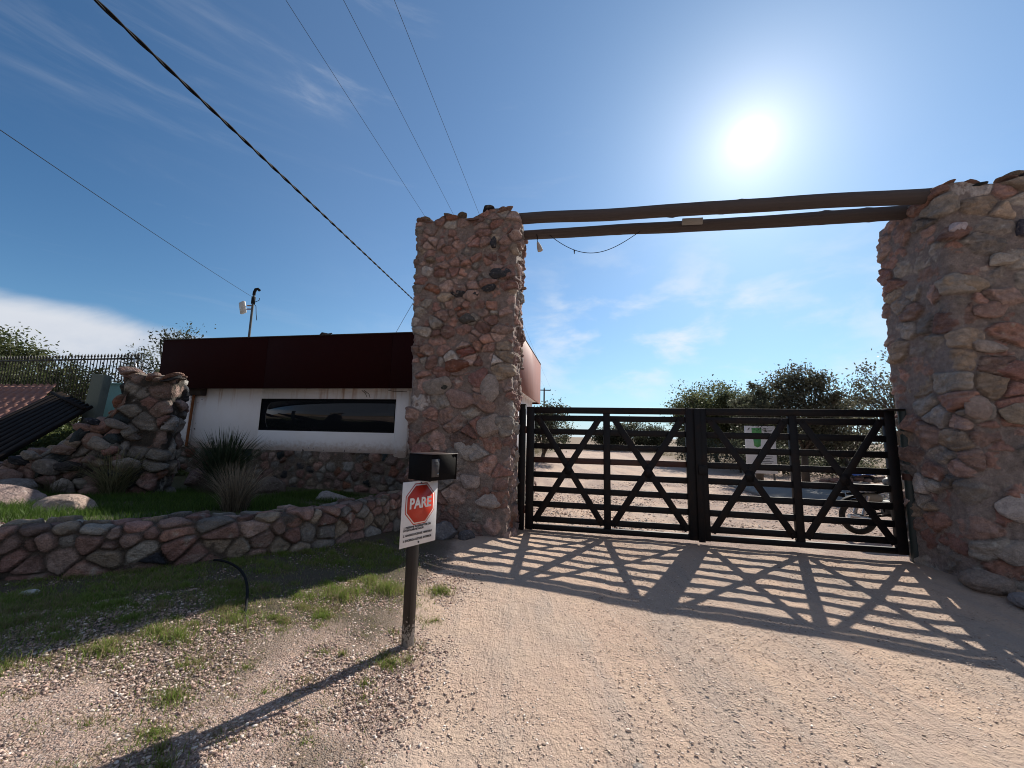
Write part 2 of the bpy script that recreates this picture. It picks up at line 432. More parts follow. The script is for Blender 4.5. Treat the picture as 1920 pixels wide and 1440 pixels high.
def m_tile():
    m, k, bs = material('roof_tile'); P = geoco(k); n = k.noise(P, 14, 4, .6)
    k.set(bs.inputs['Base Color'], k.mix(n, (.17, .07, .05, 1), (.30, .15, .11, 1))); bs.inputs['Roughness'].default_value = .85; bump(k, bs, n, .4, .01)
m_tile()

def m_ground():
    m, k, bs = material('earth'); P = geoco(k)
    at = k.new('ShaderNodeAttribute', attribute_name='Col'); sp = k.new('ShaderNodeSeparateColor'); k.set(sp.inputs[0], at.outputs['Color'])
    road, grass_shade, far = sp.outputs
    big = k.noise(P, .9, 5, .55); med = k.noise(P, 6, 5, .6); fine = k.noise(P, 55, 4, .7)
    # compacted dirt road
    rc = k.mix(k.smooth(big, .35, .65), (.53, .385, .30, 1), (.485, .375, .305, 1))
    b2 = k.noise(P, 2.3, 4, .6, .6)
    rc = k.mix(k.math('MULTIPLY', k.smooth(b2, .5, .72), .5), rc, (.40, .315, .265, 1))
    rc = k.mix(k.math('MULTIPLY', k.smooth(med, .4, .8), .5), rc, (.53, .40, .30, 1))
    rc = k.mix(k.math('MULTIPLY', k.smooth(fine, .45, .75), .40), rc, (.29, .20, .155, 1))
    mt = k.new('ShaderNodeMapping'); mt.inputs['Rotation'].default_value = (0, 0, rad(-16)); mt.inputs['Scale'].default_value = (2.6, .28, 1); k.set(mt.inputs[0], P)
    trk = k.noise(mt.outputs[0], 1.0, 5, .6, .35); mt2 = k.new('ShaderNodeMapping'); mt2.inputs['Rotation'].default_value = (0, 0, rad(-20)); mt2.inputs['Scale'].default_value = (32, 11, 8); k.set(mt2.inputs[0], P)
    rip = k.noise(mt2.outputs[0], 1.0, 4, .6)
    rc = k.mix(k.math('MULTIPLY', k.smooth(trk, .50, .62), .5), rc, (.40, .33, .285, 1))
    rc = k.mix(k.math('MULTIPLY', k.smooth(trk, .47, .36), .35), rc, (.60, .44, .33, 1))
    # loose gravel verge
    dn = k.new('ShaderNodeTexNoise'); k.set(dn.inputs['Vector'], P); dn.inputs['Scale'].default_value = 60; dn.inputs['Detail'].default_value = 3
    dv = k.new('ShaderNodeVectorMath', operation='SCALE'); k.set(dv.inputs[0], dn.outputs['Color']); dv.inputs['Scale'].default_value = .014
    da = k.new('ShaderNodeVectorMath', operation='ADD'); k.set(da.inputs[0], P); k.set(da.inputs[1], dv.outputs[0]); PD = da.outputs[0]
    vo = k.new('ShaderNodeTexVoronoi', feature='F1'); k.set(vo.inputs['Vector'], PD); vo.inputs['Scale'].default_value = 120
    gc = k.ramp(vo.outputs['Color'], [(0, (.20, .14, .115)), (.3, (.42, .30, .25)), (.55, (.50, .375, .31)), (.8, (.35, .28, .25)), (1, (.62, .53, .47))])
    gc = k.mix(k.math('MULTIPLY', k.smooth(vo.outputs['Distance'], .45, .85), .45), gc, (.16, .11, .085, 1))
    gc = k.mix(k.math('MULTIPLY', k.smooth(med, .5, .75), .45), gc, (.42, .31, .235, 1))
    gc = k.mix(k.math('MULTIPLY', grass_shade, .9), gc, k.mix(fine, (.022, .025, .014, 1), (.10, .09, .06, 1)))  # grassy patches, plus the verge shade painted in as dark soil
    # road stones embedded in the dirt
    vo2 = k.new('ShaderNodeTexVoronoi', feature='F1'); k.set(vo2.inputs['Vector'], PD); vo2.inputs['Scale'].default_value = 42; vo2.inputs['Randomness'].default_value = 1
    spots = k.math('MULTIPLY', k.math('SUBTRACT', 1.0, k.smooth(vo2.outputs['Distance'], .16, .34)), k.smooth(k.noise(P, 21, 2, .5), .48, .62))
    sepc = k.new('ShaderNodeSeparateColor'); k.set(sepc.inputs[0], vo2.outputs['Color'])
    scol = k.ramp(sepc.outputs[0], [(0, (.16, .12, .11)), (.25, (.42, .33, .28)), (.7, (.60, .52, .46)), (1, (.68, .63, .58))])
    rc = k.mix(k.math('MULTIPLY', spots, .8), rc, scol)
    f = k.smooth(k.math('ADD', road, k.math('MULTIPLY', k.math('SUBTRACT', med, .5), .55)), .36, .66)
    c = k.mix(f, gc, rc)
    c = k.mix(far, c, k.mix(big, (.15, .115, .075, 1), (.24, .18, .13, 1)))
    k.set(bs.inputs['Base Color'], c); bs.inputs['Roughness'].default_value = .95; bs.inputs['Specular IOR Level'].default_value = .15
    hv = k.math('MULTIPLY', k.math('SUBTRACT', 1.0, vo.outputs['Distance']), k.math('SUBTRACT', 1.0, k.math('MULTIPLY', f, .75)))
    h = k.math('ADD', k.math('MULTIPLY', hv, .45), k.math('ADD', k.math('MULTIPLY', fine, 1.0), k.math('MULTIPLY', med, 1.2)))
    h = k.math('ADD', h, k.math('MULTIPLY', k.noise(P, 19, 4, .65), 1.2))
    h = k.math('ADD', h, k.math('MULTIPLY', spots, .9))
    h = k.math('ADD', h, k.math('MULTIPLY', k.math('MULTIPLY', rip, k.smooth(trk, .44, .6)), .9))
    bump(k, bs, h, 1.0, .015)
m_ground()
def m_soil():
    m, k, bs = material('soil'); P = geoco(k); n = k.noise(P, 14, 6, .65)
    k.set(bs.inputs['Base Color'], k.mix(n, (.035, .045, .018, 1), (.11, .10, .05, 1))); bs.inputs['Roughness'].default_value = 1; bump(k, bs, n, .8, .03)
m_soil()

# ------------------------------------------------------------------ rubble masonry: displaced sheets whose stones are real relief
PINK = [(.255, .158, .132), (.225, .128, .108), (.270, .182, .156), (.205, .140, .118), (.285, .205, .176), (.195, .120, .102), (.260, .150, .118)]
GREY = [(.220, .195, .172), (.185, .165, .150), (.260, .232, .202)]
TAN = [(.260, .205, .158), (.235, .185, .140)]
DARK = [(.030, .032, .040), (.042, .040, .044), (.036, .045, .048)]
PALE = [(.34, .31, .29), (.30, .275, .255)]
RUST = [(.175, .080, .052), (.160, .072, .050)]
def palette(rng, n, wts):
    pools = [PINK, GREY, TAN, DARK, PALE, RUST]; w = np.array(wts, float); w /= w.sum(); out = np.zeros((n, 3))
    for i in range(n):
        p = pools[rng.choice(6, p=w)]; c = np.array(p[rng.integers(len(p))]); out[i] = c*rng.uniform(.85, 1.15)
    return out
def rubble(U, V, P3, umax, vmax, rng, cw=.26, ch=.17, closed=True, joint=.010, rnd=.035, relief=.035, depthvar=.018, mortar=(.24, .20, .165),
           wts=(60, 18, 10, 4, 4, 4), smear=.35, rough=.008, seed=1, cw_fn=None, rows=None, flat=2.2, patches=None, facet=1.0, tone=(1, 1.04, 1.06)):
    """displacement + colour at sheet points (U,V); P3 = 3D positions for noise"""
    seeds = []; v = -ch*.3
    ri = 0
    while v < vmax+ch:
        hh = ch*rng.uniform(.65, 1.35)*(cw_fn(v) if cw_fn else 1)
        if rows: hh = rows[ri % len(rows)]; ri += 1
        if ri == 1: v = 0.0
        rj = .32 if not rows else .14; u = rng.uniform(0, cw) if closed else -cw
        u0 = u; lim = (u0+umax-cw*.35) if closed else umax+cw
        while u < lim:
            ww = cw*rng.uniform(.5, 1.6)*(cw_fn(v) if cw_fn else 1)
            seeds.append((u+ww/2+rng.uniform(-.1, .1)*cw, v+hh/2+rng.uniform(-rj, rj)*ch, (rng.uniform(-1, 1))*.22*min(ww, hh)**1.0))
            if rng.uniform() < .33:
                seeds.append((u+rng.uniform(-.15, .15)*cw, v+rng.uniform(-.1, .25)*ch, -.26*min(cw, ch)))
            u += ww
        v += hh
    S = np.array(seeds); n = len(S)
    if closed:
        S[:, 0] %= umax; ids = np.concatenate([np.arange(n)]*3)
        SS = np.concatenate([S, S+[umax, 0, 0], S-[umax, 0, 0]])
    else: SS = S; ids = np.arange(n)
    asp = cw/ch*.72
    wp = fbm(P3*5.5, 2, seed+5)*.022; wq = fbm(P3*5.5+31.7, 2, seed+9)*.022
    Up = (U+wp).ravel(); Vp = (V+wq).ravel(); N = len(Up)
    d0 = np.full(N, 9.0); cid = np.zeros(N, int); rel = np.zeros((N, 2))
    vv = Vp*asp; SV = SS[:, 1]*asp
    order = np.argsort(Vp, kind='stable')
    for a in range(0, N, 6000):
        ix = order[a:a+6000]
        lo, hi = Vp[ix].min()-ch*2.6, Vp[ix].max()+ch*2.6
        sel = np.where((SS[:, 1] > lo) & (SS[:, 1] < hi))[0]
        if len(sel) < 5: sel = np.arange(len(SS))
        D = (Up[ix, None]-SS[None, sel, 0])**2+(vv[ix, None]-SV[None, sel])**2 - (SS[None, sel, 2]*np.abs(SS[None, sel, 2]))*2.0
        near = np.argpartition(D, 4, axis=1)[:, :5]; Dn = np.take_along_axis(D, near, 1)
        o = np.argsort(Dn, 1); near = np.take_along_axis(near, o, 1); Dn = np.take_along_axis(Dn, o, 1)
        s1 = sel[near[:, 0]]; best = np.full(len(ix), 9.0)
        for j in range(1, 5):
            sj = sel[near[:, j]]; L = np.hypot(SS[s1, 0]-SS[sj, 0], SV[s1]-SV[sj])+1e-6
            e = (Dn[:, j]-Dn[:, 0])/(2*L)
            # smooth minimum rounds the corners of the stones
            h = np.clip(.5+.5*(best-e)/.03, 0, 1); best = best*(1-h)+e*h-.03*h*(1-h)
        d0[ix] = best; cid[ix] = ids[s1]; rel[ix, 0] = Up[ix]-SS[s1, 0]; rel[ix, 1] = Vp[ix]-SS[s1, 1]
    jt = joint*(.6+.8*_hash(cid, cid*3, cid*7, seed))
    t = np.clip((d0-jt)/rnd, 0, 1); prof = np.sqrt(np.clip(1-(1-t)**flat, 0, 1))
    hc = rng.normal(0, 1, n).clip(-1.6, 2.0)*depthvar; tx = rng.normal(0, .09, n); tv = rng.normal(0, .11, n)
    P3f = P3.reshape(-1, 3)
    nz = fbm(P3f*14, 4, seed+20)*rough*2.2+fbm(P3f*5, 2, seed+40)*rough*1.6
    face = relief+hc[cid]+tx[cid]*rel[:, 0]+tv[cid]*rel[:, 1]
    for q_ in range(3):      # broken faces: each stone is cut by a few oblique planes
        an = rng.uniform(0, 6.28, n); sl = rng.uniform(.10, .42, n); of = rng.uniform(-.004, .020, n)
        face = np.minimum(face, relief+hc[cid]+of[cid]*facet+.012*(1-facet)+facet*sl[cid]*(np.cos(an)[cid]*rel[:, 0]+np.sin(an)[cid]*rel[:, 1]))
    ml = fbm(P3f*3.3, 3, seed+60)*.010+fbm(P3f*25, 2, seed+61)*.003      # mortar level wanders
    stoneh = prof*face+nz*prof
    mort = ml+smear*.05*(.5+.9*fbm(P3f*1.7, 3, seed+77))+.004*fbm(P3f*45, 2, seed+78)
    hk = .010; hh_ = np.clip(.5+.5*(stoneh-mort)/hk, 0, 1); disp = mort*(1-hh_)+stoneh*hh_+hk*hh_*(1-hh_)*.5
    isst = sst(-.004, .005, stoneh-mort)
    pc = palette(rng, n, wts)*rng.uniform(.72, 1.25, n)[:, None]
    for (pu, pv, cc) in (patches or []):
        k_ = int(np.argmin(((S[:, 0]-pu+umax/2) % umax-umax/2)**2*.6+(S[:, 1]-pv)**2)); pc[k_] = cc
    c = pc[cid]*(1+.38*fbm(P3f*9, 4, seed+80)[:, None])
    # mineral veins / lichen blotches
    vein = sst(.25, .5, fbm(P3f*[5, 5, 17]+cid[:, None]*3.1, 3, seed+90)); c = c*(1-.3*vein[:, None])+np.array([.34, .29, .25])*.3*vein[:, None]
    band = sst(.1, .4, np.sin((P3f[:, 2]*np.cos(cid*2.3)+P3f[:, 0]*np.sin(cid*2.3))*70+6*fbm(P3f*6, 2, seed+91))*.5+.35*fbm(P3f*16, 2, seed+92)); c = c*(1-.16*band[:, None])
    lich = sst(.38, .55, fbm(P3f*11+9.1, 4, seed+95))*.45; c = c*(1-lich[:, None])+np.array([.36, .35, .31])*lich[:, None]
    mc = np.array(mortar)*(1+.35*fbm(P3f*18, 3, seed+99)[:, None])
    c = c*(1-.42*(1-sst(.0, .020, d0-jt))[:, None])       # stone colour darkens towards the joints
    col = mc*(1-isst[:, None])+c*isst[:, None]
    col = col*np.array(tone)
    return disp.reshape(U.shape), col.reshape(U.shape+(3,)).clip(.008, .9)

def grid_faces(nu, nv, closed):
    i = np.arange(nu if closed else nu-1); j = np.arange(nv-1); I, J = np.meshgrid(i, j, indexing='ij')
    I2 = (I+1) % nu
    return np.stack([I*nv+J, I2*nv+J, I2*nv+J+1, I*nv+J+1], -1).reshape(-1, 4)

def rect_loop(u0, u1, n0, n1, r, res):
    """rounded-rectangle loop in (u,n), counter-clockwise, with outward normals; returns P (k,2), N (k,2), s (k)"""
    pts = []; nor = []
    cs = [(u1-r, n0+r, -90), (u1-r, n1-r, 0), (u0+r, n1-r, 90), (u0+r, n0+r, 180)]
    for i, (cx, cy, a0) in enumerate(cs):
        na = max(3, int(r*1.57/res))
        for k in range(na+1):
            a = rad(a0+90*k/na); pts.append((cx+r*math.cos(a), cy+r*math.sin(a))); nor.append((math.cos(a), math.sin(a)))
        nx = cs[(i+1) % 4]; a = rad(a0+90); p = np.array(pts[-1]); b = rad(nx[2]); q = np.array([nx[0]+r*math.cos(b), nx[1]+r*math.sin(b)])
        L = np.linalg.norm(q-p); m = int(L/res)
        for k in range(1, m): pts.append(tuple(p+(q-p)*k/m)); nor.append((math.cos(a), math.sin(a)))
    P = np.array(pts); Nn = np.array(nor); s = np.concatenate([[0], np.cumsum(np.linalg.norm(np.diff(P, axis=0), axis=1))])
    tot = s[-1]+np.linalg.norm(P[0]-P[-1]); return P, Nn, s, tot

def ico(sub):
    import bmesh
    bm = bmesh.new(); bmesh.ops.create_icosphere(bm, subdivisions=sub, radius=1); bm.verts.ensure_lookup_table()
    V = np.array([v.co[:] for v in bm.verts]); F = np.array([[v.index for v in f.verts] for f in bm.faces]); bm.free(); return V, F
ICO = {s: ico(s) for s in (1, 2, 3, 4, 5)}
def rock(rng, size, sub=4, cuts=9, rough=.06, cutlo=.62):
    """angular boulder with facets and noise; size = half extents"""
    V, F = ICO[sub]; V = V.copy()
    for i in range(cuts):
        d = rng.normal(size=3); d /= np.linalg.norm(d); c = rng.uniform(cutlo, .95); p = V@d
        ex = np.maximum(p-c, 0); V -= ex[:, None]*d*.92
    o = rng.uniform(0, 50, 3)
    V = V*(1+rough*1.4*fbm(V*1.8+o, 2, 3)[:, None]+rough*.7*fbm(V*6+o, 3, 7)[:, None])
    a = rng.uniform(0, 6.28); R = np.array([[math.cos(a), -math.sin(a), 0], [math.sin(a), math.cos(a), 0], [0, 0, 1]])
    return (V*np.array(size)), F
def rock_col(rng, V, base):
    c = np.array(base)*(1+.30*fbm(V*7, 4, 5)[:, None]); sp = sst(.2, .45, fbm(V*22, 3, 9))*.35
    return (c*(1-sp[:, None])+np.array([.40, .36, .33])*sp[:, None]).clip(.01, .9)

def join(parts):
    """parts: list of (V,F ndarray/list,col) -> merged"""
    Vs, Fs, Cs, b = [], [], [], 0
    for V, F, C in parts:
        Vs.append(V); Cs.append(C); Fs += [tuple(int(i)+b for i in f) for f in F]; b += len(V)
    return np.concatenate(Vs), Fs, np.concatenate(Cs)

def masonry_block(name, b0, b1, z0, ztop, rng, res=.0135, r=.05, cap_rocks=14, kw={}, corner_wob=.02, label=None, cat=None, lean=None, top_rel=.05, feature=()):
    """rect block; b0/b1=(u0,u1,n0,n1) at the foot / head, ztop(u,n) head height. Local frame = site frame."""
    P, Nn, s, tot = rect_loop(*b0, r, res); P1, _, _, _ = rect_loop(*b1, r, res)
    if len(P1) != len(P):
        k = np.linspace(0, 1, len(P)); s1 = np.linspace(0, 1, len(P1)); P1 = np.stack([np.interp(k, s1, P1[:, i]) for i in (0, 1)], 1)
    zt = ztop(P[:, 0], P[:, 1]); H = float(np.max(zt)-z0); nv = int(H/res)+1
    v = np.linspace(0, 1, nv); U, T = np.meshgrid(s, v, indexing='ij')
    Z = z0+T*(zt[:, None]-z0)
    X = P[:, 0:1]+(P1[:, 0:1]-P[:, 0:1])*T; Y = P[:, 1:2]+(P1[:, 1:2]-P[:, 1:2])*T
    P3 = np.stack([X, Y, Z], -1)
    wob = fbm(P3*1.1, 2, 3)*corner_wob
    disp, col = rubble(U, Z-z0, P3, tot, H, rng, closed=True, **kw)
    dd = disp+wob
    Nx = Nn[:, 0:1]; Ny = Nn[:, 1:2]
    fade = 1-sst(.96, 1.0, T)*.35
    Xd = X+Nx*dd*fade; Yd = Y+Ny*dd*fade; Zd = Z.copy()
    nu = len(s)
    Vv = np.stack([Xd, Yd, Zd], -1).reshape(-1, 3); C = col.reshape(-1, 3); F = grid_faces(nu, nv, True)
    # head: concentric rings closing the top
    rim = Vv.reshape(nu, nv, 3)[:, -1]; cen = np.array([rim[:, 0].mean(), rim[:, 1].mean(), 0]); K = 14
    ring = []
    for j in range(1, K+1):
        t = j/K; q = rim*(1-t)+cen*t; q = q.copy(); q[:, 2] = rim[:, 2].mean()*t+rim[:, 2]*(1-t)
        q[:, 2] += top_rel*fbm(q*4.5, 3, 11)*min(1, t*6)+.02*min(1, t*5); ring.append(q)
    Rg = np.array(ring); base = len(Vv); idx = lambda j, i: base+j*nu+i
    cf = []
    for i in range(nu):
        i2 = (i+1) % nu; cf.append((i*nv+nv-1, i2*nv+nv-1, idx(0, i2), idx(0, i)))
        for j in range(K-1): cf.append((idx(j, i), idx(j, i2), idx(j+1, i2), idx(j+1, i)))
    Vv = np.concatenate([Vv, Rg.reshape(-1, 3)]); cc = np.tile(np.array([[.22, .18, .15]]), (nu*K, 1))*(1+.3*fbm(Rg.reshape(-1, 3)*10, 3, 4)[:, None]); C = np.concatenate([C, cc])
    parts = [(Vv, [tuple(f) for f in F]+cf, C)]
    u0, u1, n0, n1 = b1
    for i in range(cap_rocks):
        sz = np.array([rng.uniform(.09, .19), rng.uniform(.08, .15), rng.uniform(.022, .045)])
        e = rng.integers(4) if i % 3 else 9; fu = rng.uniform(.04, .96); fn = rng.uniform(.05, .95)
        if e == 0 or e == 1: fn = .06
        if e == 2: fu = .94
        if e == 3: fu = .05
        uu = u0+(u1-u0)*fu; nn = n0+(n1-n0)*fn; RV, RF = rock(rng, sz, 3, 8, .07)
        q = Quaternion(Vector((rng.uniform(-1, 1), rng.uniform(-1, 1), 3)).normalized(), rng.uniform(0, 6.28)).to_matrix(); RV = RV@np.array(q)
        tl = rng.uniform(-.25, .25); RV[:, 2] += RV[:, 0]*tl
        zz = float(ztop(np.array([uu]), np.array([nn]))[0])+sz[2]*.25
        pc = palette(rng, 1, (56, 24, 4, 14, 1, 1))[0]*.85
        parts.append((RV+[uu, nn, zz], RF, rock_col(rng, RV, pc)))
    for (fu, fn, fz, sz, cc, ry) in feature:
        fn = fn-(.04 if fn < -.9 else 0)
        RV, RF = rock(rng, np.array(sz), 4, 14, .05, .55); RV = RV@np.array(Matrix.Rotation(ry, 3, 'Y'))
        a_ = rng.uniform(-.1, .1); parts.append((RV+[fu, fn, fz], RF, rock_col(rng, RV*2+fz, cc)))
    Vv, Ff, C = join(parts)
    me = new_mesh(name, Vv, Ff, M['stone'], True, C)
    return me

def wall_ribbon(path, zb, zt, thick, rng, res=.014, kw={}, r=.05, side=1):
    """wall along a smooth path [(u,n)], front on the left-hand normal*side; section goes up front, over the top, down the back"""
    path = np.array(path, float)
    # Catmull-Rom resample
    dense = []
    Q = np.vstack([2*path[0]-path[1], path, 2*path[-1]-path[-2]])
    for i in range(1, len(Q)-2):
        for t in np.linspace(0, 1, 40, endpoint=False):
            a, b, c, d = Q[i-1], Q[i], Q[i+1], Q[i+2]
            dense.append(.5*((2*b)+(-a+c)*t+(2*a-5*b+4*c-d)*t*t+(-a+3*b-3*c+d)*t**3))
    dense.append(path[-1]); D = np.array(dense); L = np.concatenate([[0], np.cumsum(np.linalg.norm(np.diff(D, axis=0), axis=1))])
    nu = int(L[-1]/res); s = np.linspace(0, L[-1], nu); C = np.stack([np.interp(s, L, D[:, i]) for i in (0, 1)], 1)
    tg = np.gradient(C, axis=0); tg /= np.linalg.norm(tg, axis=1)[:, None]
    for _ in range(30): tg = np.vstack([tg[:1], (tg[:-2]+tg[1:-1]+tg[2:])/3, tg[-1:]])
    nr = np.stack([tg[:, 1], -tg[:, 0]], 1)*side            # outward (front)
    ZB = zb(C[:, 0], C[:, 1]); ZT = zt(s/L[-1], C[:, 0], C[:, 1]); H = float(np.max(ZT-ZB))
    vtot = H*2+thick; nv = int(vtot/res)
    v = np.linspace(0, vtot, nv)
    # cross-section for unit heights: offset o along -front, height fraction
    X = np.zeros((nu, nv, 3)); Nn = np.zeros((nu, nv, 3))
    o = np.clip(v-H, 0, thick); f = np.where(v < H, v/H, np.where(v > H+thick, 1-(v-H-thick)/H, 1.0))
    k = np.where(v < H-r, 0, np.where(v < H+r, (v-H+r)/(2*r), np.where(v < H+thick-r, 1, np.where(v < H+thick+r, 1+(v-H-thick+r)/(2*r), 2))))*math.pi/2
    hgt = (ZT-ZB)[:, None]*f[None, :]+ZB[:, None]
    rc = r*(1-np.cos(np.clip(k, 0, math.pi/2)*1.0))  # gentle corner rounding
    corner = np.exp(-((v-H)/r)**2)+np.exp(-((v-H-thick)/r)**2)
    hgt = hgt-corner[None, :]*r*.35
    oo = o+np.exp(-((v-H)/r)**2)*r*.35-np.exp(-((v-H-thick)/r)**2)*r*.35
    X[..., 0] = C[:, 0:1]-nr[:, 0:1]*oo; X[..., 1] = C[:, 1:2]-nr[:, 1:2]*oo; X[..., 2] = hgt
    Nn[..., 0] = nr[:, 0:1]*np.cos(k); Nn[..., 1] = nr[:, 1:2]*np.cos(k); Nn[..., 2] = np.sin(k)[None, :]
    U, V = np.meshgrid(s, v, indexing='ij'); Vs = V.copy(); m = V < H; Vs = np.where(m, H-(H-V)*((ZT-ZB)[:, None]/H), V)
    disp, col = rubble(U, Vs, X, L[-1], vtot, rng, closed=False, **kw)
    Vv = (X+Nn*disp[..., None]).reshape(-1, 3); F = grid_faces(nu, nv, False)
    return Vv, F, col.reshape(-1, 3), C, nr

def place_site(o): o.location = A0; o.rotation_euler = (0, 0, YAW); return o

# ------------------------------------------------------------------ ground sheet
def build_ground():
    def axis(lo, hi, step, far):
        a = list(np.arange(lo, hi, step)); st = step; x = hi; r = [];
        while x < far: r.append(x); st *= 1.13; x += st
        r.append(far); st = step; x = lo; l = []
        while x > -far: x -= st; st *= 1.13; l.append(max(x, -far))
        return np.array(sorted(set(l+a+r)))
    xs = axis(-5.5, 6.5, .028, 1600); ys = axis(.7, 8.0, .026, 1600)
    X, Y = np.meshgrid(xs, ys, indexing='ij'); u, n = to_uv(X, Y)
    Z = ground(X, Y)
    P = np.stack([X, Y, X*0], -1)
    near = np.exp(-((np.hypot(X, Y-4)/16)**2))
    # road edge: winding boundary between dirt and gravel verge
    ed = -.62+.30*fbm(np.stack([Y*.8, Y*0, Y*0], -1), 2, 8)+.10*(Y < 3)-.10*sst(3.2, 4.6, Y)
    inside = sst(-.35, .35, X-ed+.12*fbm(P*2.5, 3, 4)) 
    road = inside*(1-sst(-.6, .4, n))
    # beyond the gate the track runs off along n
    rr = sst(-1.3, -.4, u)*(1-sst(6.2, 8.5, u+.10*n))*sst(-.6, .4, n); rr = rr*(.62+.6*fbm(P*np.array([.9, .35, 1]), 3, 12)+.25*fbm(P*4, 2, 13))
    road = np.maximum(road, rr)*1.0
    far = sst(9, 22, n)*(1-sst(-2.5, -1, u)*(1-sst(7, 10, u+.05*n)))*.9
    far = np.maximum(far, sst(28, 60, n)*.8)
    gr_shade = sst(.05, .4, fbm(P*1.3, 3, 21))*(1-inside)*(1-sst(-.5, .5, n))*.55
    shade_dk = (1-inside)*sst(-1.75, -1.15, (Y-3.15)-(X+3.9)*.62+.35*fbm(P*2.1, 3, 23)+.55)*(1-sst(-1.2, -.3, n)); gr_shade = np.maximum(gr_shade, shade_dk*.95)  # shade painted into the verge colour, from wall foot to shadow edge
    Z = Z+near*(.012*fbm(P*2.2, 3, 31)+.0045*fbm(P*9, 3, 32)+(1-inside)*.008*fbm(P*5, 2, 33))
    Z = Z+near*inside*(.0035*fbm(P*14, 3, 35)+.004*np.abs(fbm(P*np.array([6, 3, 1]), 2, 36)))
    # heap of loose earth where the driveway meets the left pillar, and along the wall foot
    Z = Z+.05*np.exp(-(((u+.35)/.5)**2+((n+1.05)/.35)**2))+.05*np.exp(-(((u-5.6)/.5)**2+((n+.9)/.5)**2))
    Z = Z-near*.015*np.exp(-(((u-1.6)/.5)**2))*(n < -.4)-near*.012*np.exp(-(((u-3.9)/.5)**2))*(n < -.4)
    # berm on the left side of the track inside
    Z = Z+.35*sst(-1.4, -3.2, u)*0+.30*np.exp(-(((u+2.2)/1.2)**2))*sst(5, 9, n)*(1-sst(40, 60, n))*(.7+.6*fbm(P*.7, 3, 40))
    Z = Z+.25*np.exp(-(((u-11.5)/1.8)**2))*sst(9, 12, n)*(1-sst(40, 60, n))*(.7+.6*fbm(P*.7, 3, 41))
    V = np.stack([X, Y, Z], -1).reshape(-1, 3); F = grid_faces(len(xs), len(ys), False)
    C = np.stack([road, gr_shade, far], -1).reshape(-1, 3).clip(0, 1)
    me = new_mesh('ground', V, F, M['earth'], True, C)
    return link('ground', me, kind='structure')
build_ground()

def build_hill():
    th = np.linspace(rad(150), rad(290), 80); r = np.linspace(0, 1, 12); T, Q = np.meshgrid(th, r, indexing='ij')
    hgt = (16+9*np.sin(T*3.1)+4*fbm(np.stack([T*6, T*0, T*0], -1), 3, 3))*np.sin(Q*math.pi)*(sst(rad(150), rad(190), T))*(1-sst(rad(250), rad(290), T))
    D = 190+150*Q; V = np.stack([np.sin(T)*D, np.cos(T)*D, hgt-1], -1).reshape(-1, 3)
    C = np.tile(np.array([[0, .6, 1.0]]), (len(V), 1)); link('hill', new_mesh('hill', V, grid_faces(80, 12, False), M['earth'], True, C), kind='structure')
build_hill()

# ------------------------------------------------------------------ gate pillars
rng = np.random.default_rng(11)
DK_ = (.045, .047, .055); PA_ = (.36, .33, .31)
_tl = rect_loop(-1.71, -.17, -.80, -.06, .05, .0125)[3]
PL = [(_tl-(-.22-(-1.71+1.54*f)), z+.15, c) for f, z, c in ((.45, 3.55, (.20, .085, .06)), (.12, 1.0, (.20, .10, .085)), (.60, 1.0, (.30, .26, .24)), (.25, 2.15, (.22, .20, .18)), (.62, 2.85, (.20, .085, .07)))]
_fu = lambda f, z: -1.71-.13*z/5.3+(1.54+.2*z/5.3)*f
LF = [(_fu(f, z), -.845, z, (w*1.15, .055, h*1.2), c, r) for f, z, w, h, c, r in ((.86, 4.10, .17, .085, DK_, -.05), (.75, 3.87, .12, .06, DK_, .1), (.45, 3.80, .12, .055, DK_, 0), (.60, 3.79, .11, .065, DK_, .05), (.56, 3.37, .15, .08, (.085, .08, .075), -.35),
      (.79, 4.62, .06, .11, DK_, .1), (.60, 1.30, .22, .13, PA_, -.3), (.82, 1.68, .20, .18, (.30, .25, .225), .2), (.64, .86, .15, .12, (.36, .30, .28), 0), (.82, .58, .21, .10, (.36, .31, .29), .1), (.47, 2.62, .19, .10, (.19, .085, .06), .1),
      (.70, 2.42, .16, .15, (.24, .13, .12), .3), (.28, 2.30, .22, .14, (.27, .235, .21), 0), (.52, 2.10, .26, .13, (.29, .20, .18), -.15), (.13, 1.25, .17, .14, (.24, .13, .115), 0), (.82, 2.25, .15, .20, (.32, .28, .26), .3), (.35, 2.3, .07, .07, (.05, .055, .05), 0), (.25, .98, .09, .06, (.09, .09, .10), 0))]
pil_kw = dict(cw=.33, ch=.195, joint=.003, rnd=.018, relief=.044, depthvar=.024, mortar=(.165, .132, .116), wts=(76, 12, 8, .4, 3, 1.2), smear=.42, rough=.022, flat=3.4, tone=(1.36, 1.38, 1.42))
me = masonry_block('stone_pillar', (-1.71, -.17, -.80, -.06), (-1.84, -.10, -.80, -.04), -.15,
                   lambda u, n: 5.14+.05*np.sin(u*9)+.07*sst(-1.3, -.1, u), rng, res=.0125, r=.05, cap_rocks=18, feature=LF, kw=dict(pil_kw, seed=3, patches=PL, cw_fn=lambda v: .80+.45*(v < 2.6)-.12*(v > 4)))
o = place_site(link('stone_pillar', me, label='tall pink rubble stone pillar between the guardhouse and the gate', cat='pillar', group='stone gate pillars'))
rng = np.random.default_rng(29)
_tr = rect_loop(5.42, 7.3, -.93, .08, .07, .0135)[3]
PR_ = [(_tr-(7.23-u), z+.3, c) for u, z, c in ((6.1, 2.9, (.24, .14, .11)), (5.9, .35, (.30, .27, .26)))]+[(n+.93+.04, z+.3, c) for n, z, c in ((-.3, 3.0, PA_), (-.2, 1.5, (.22, .10, .085)))]
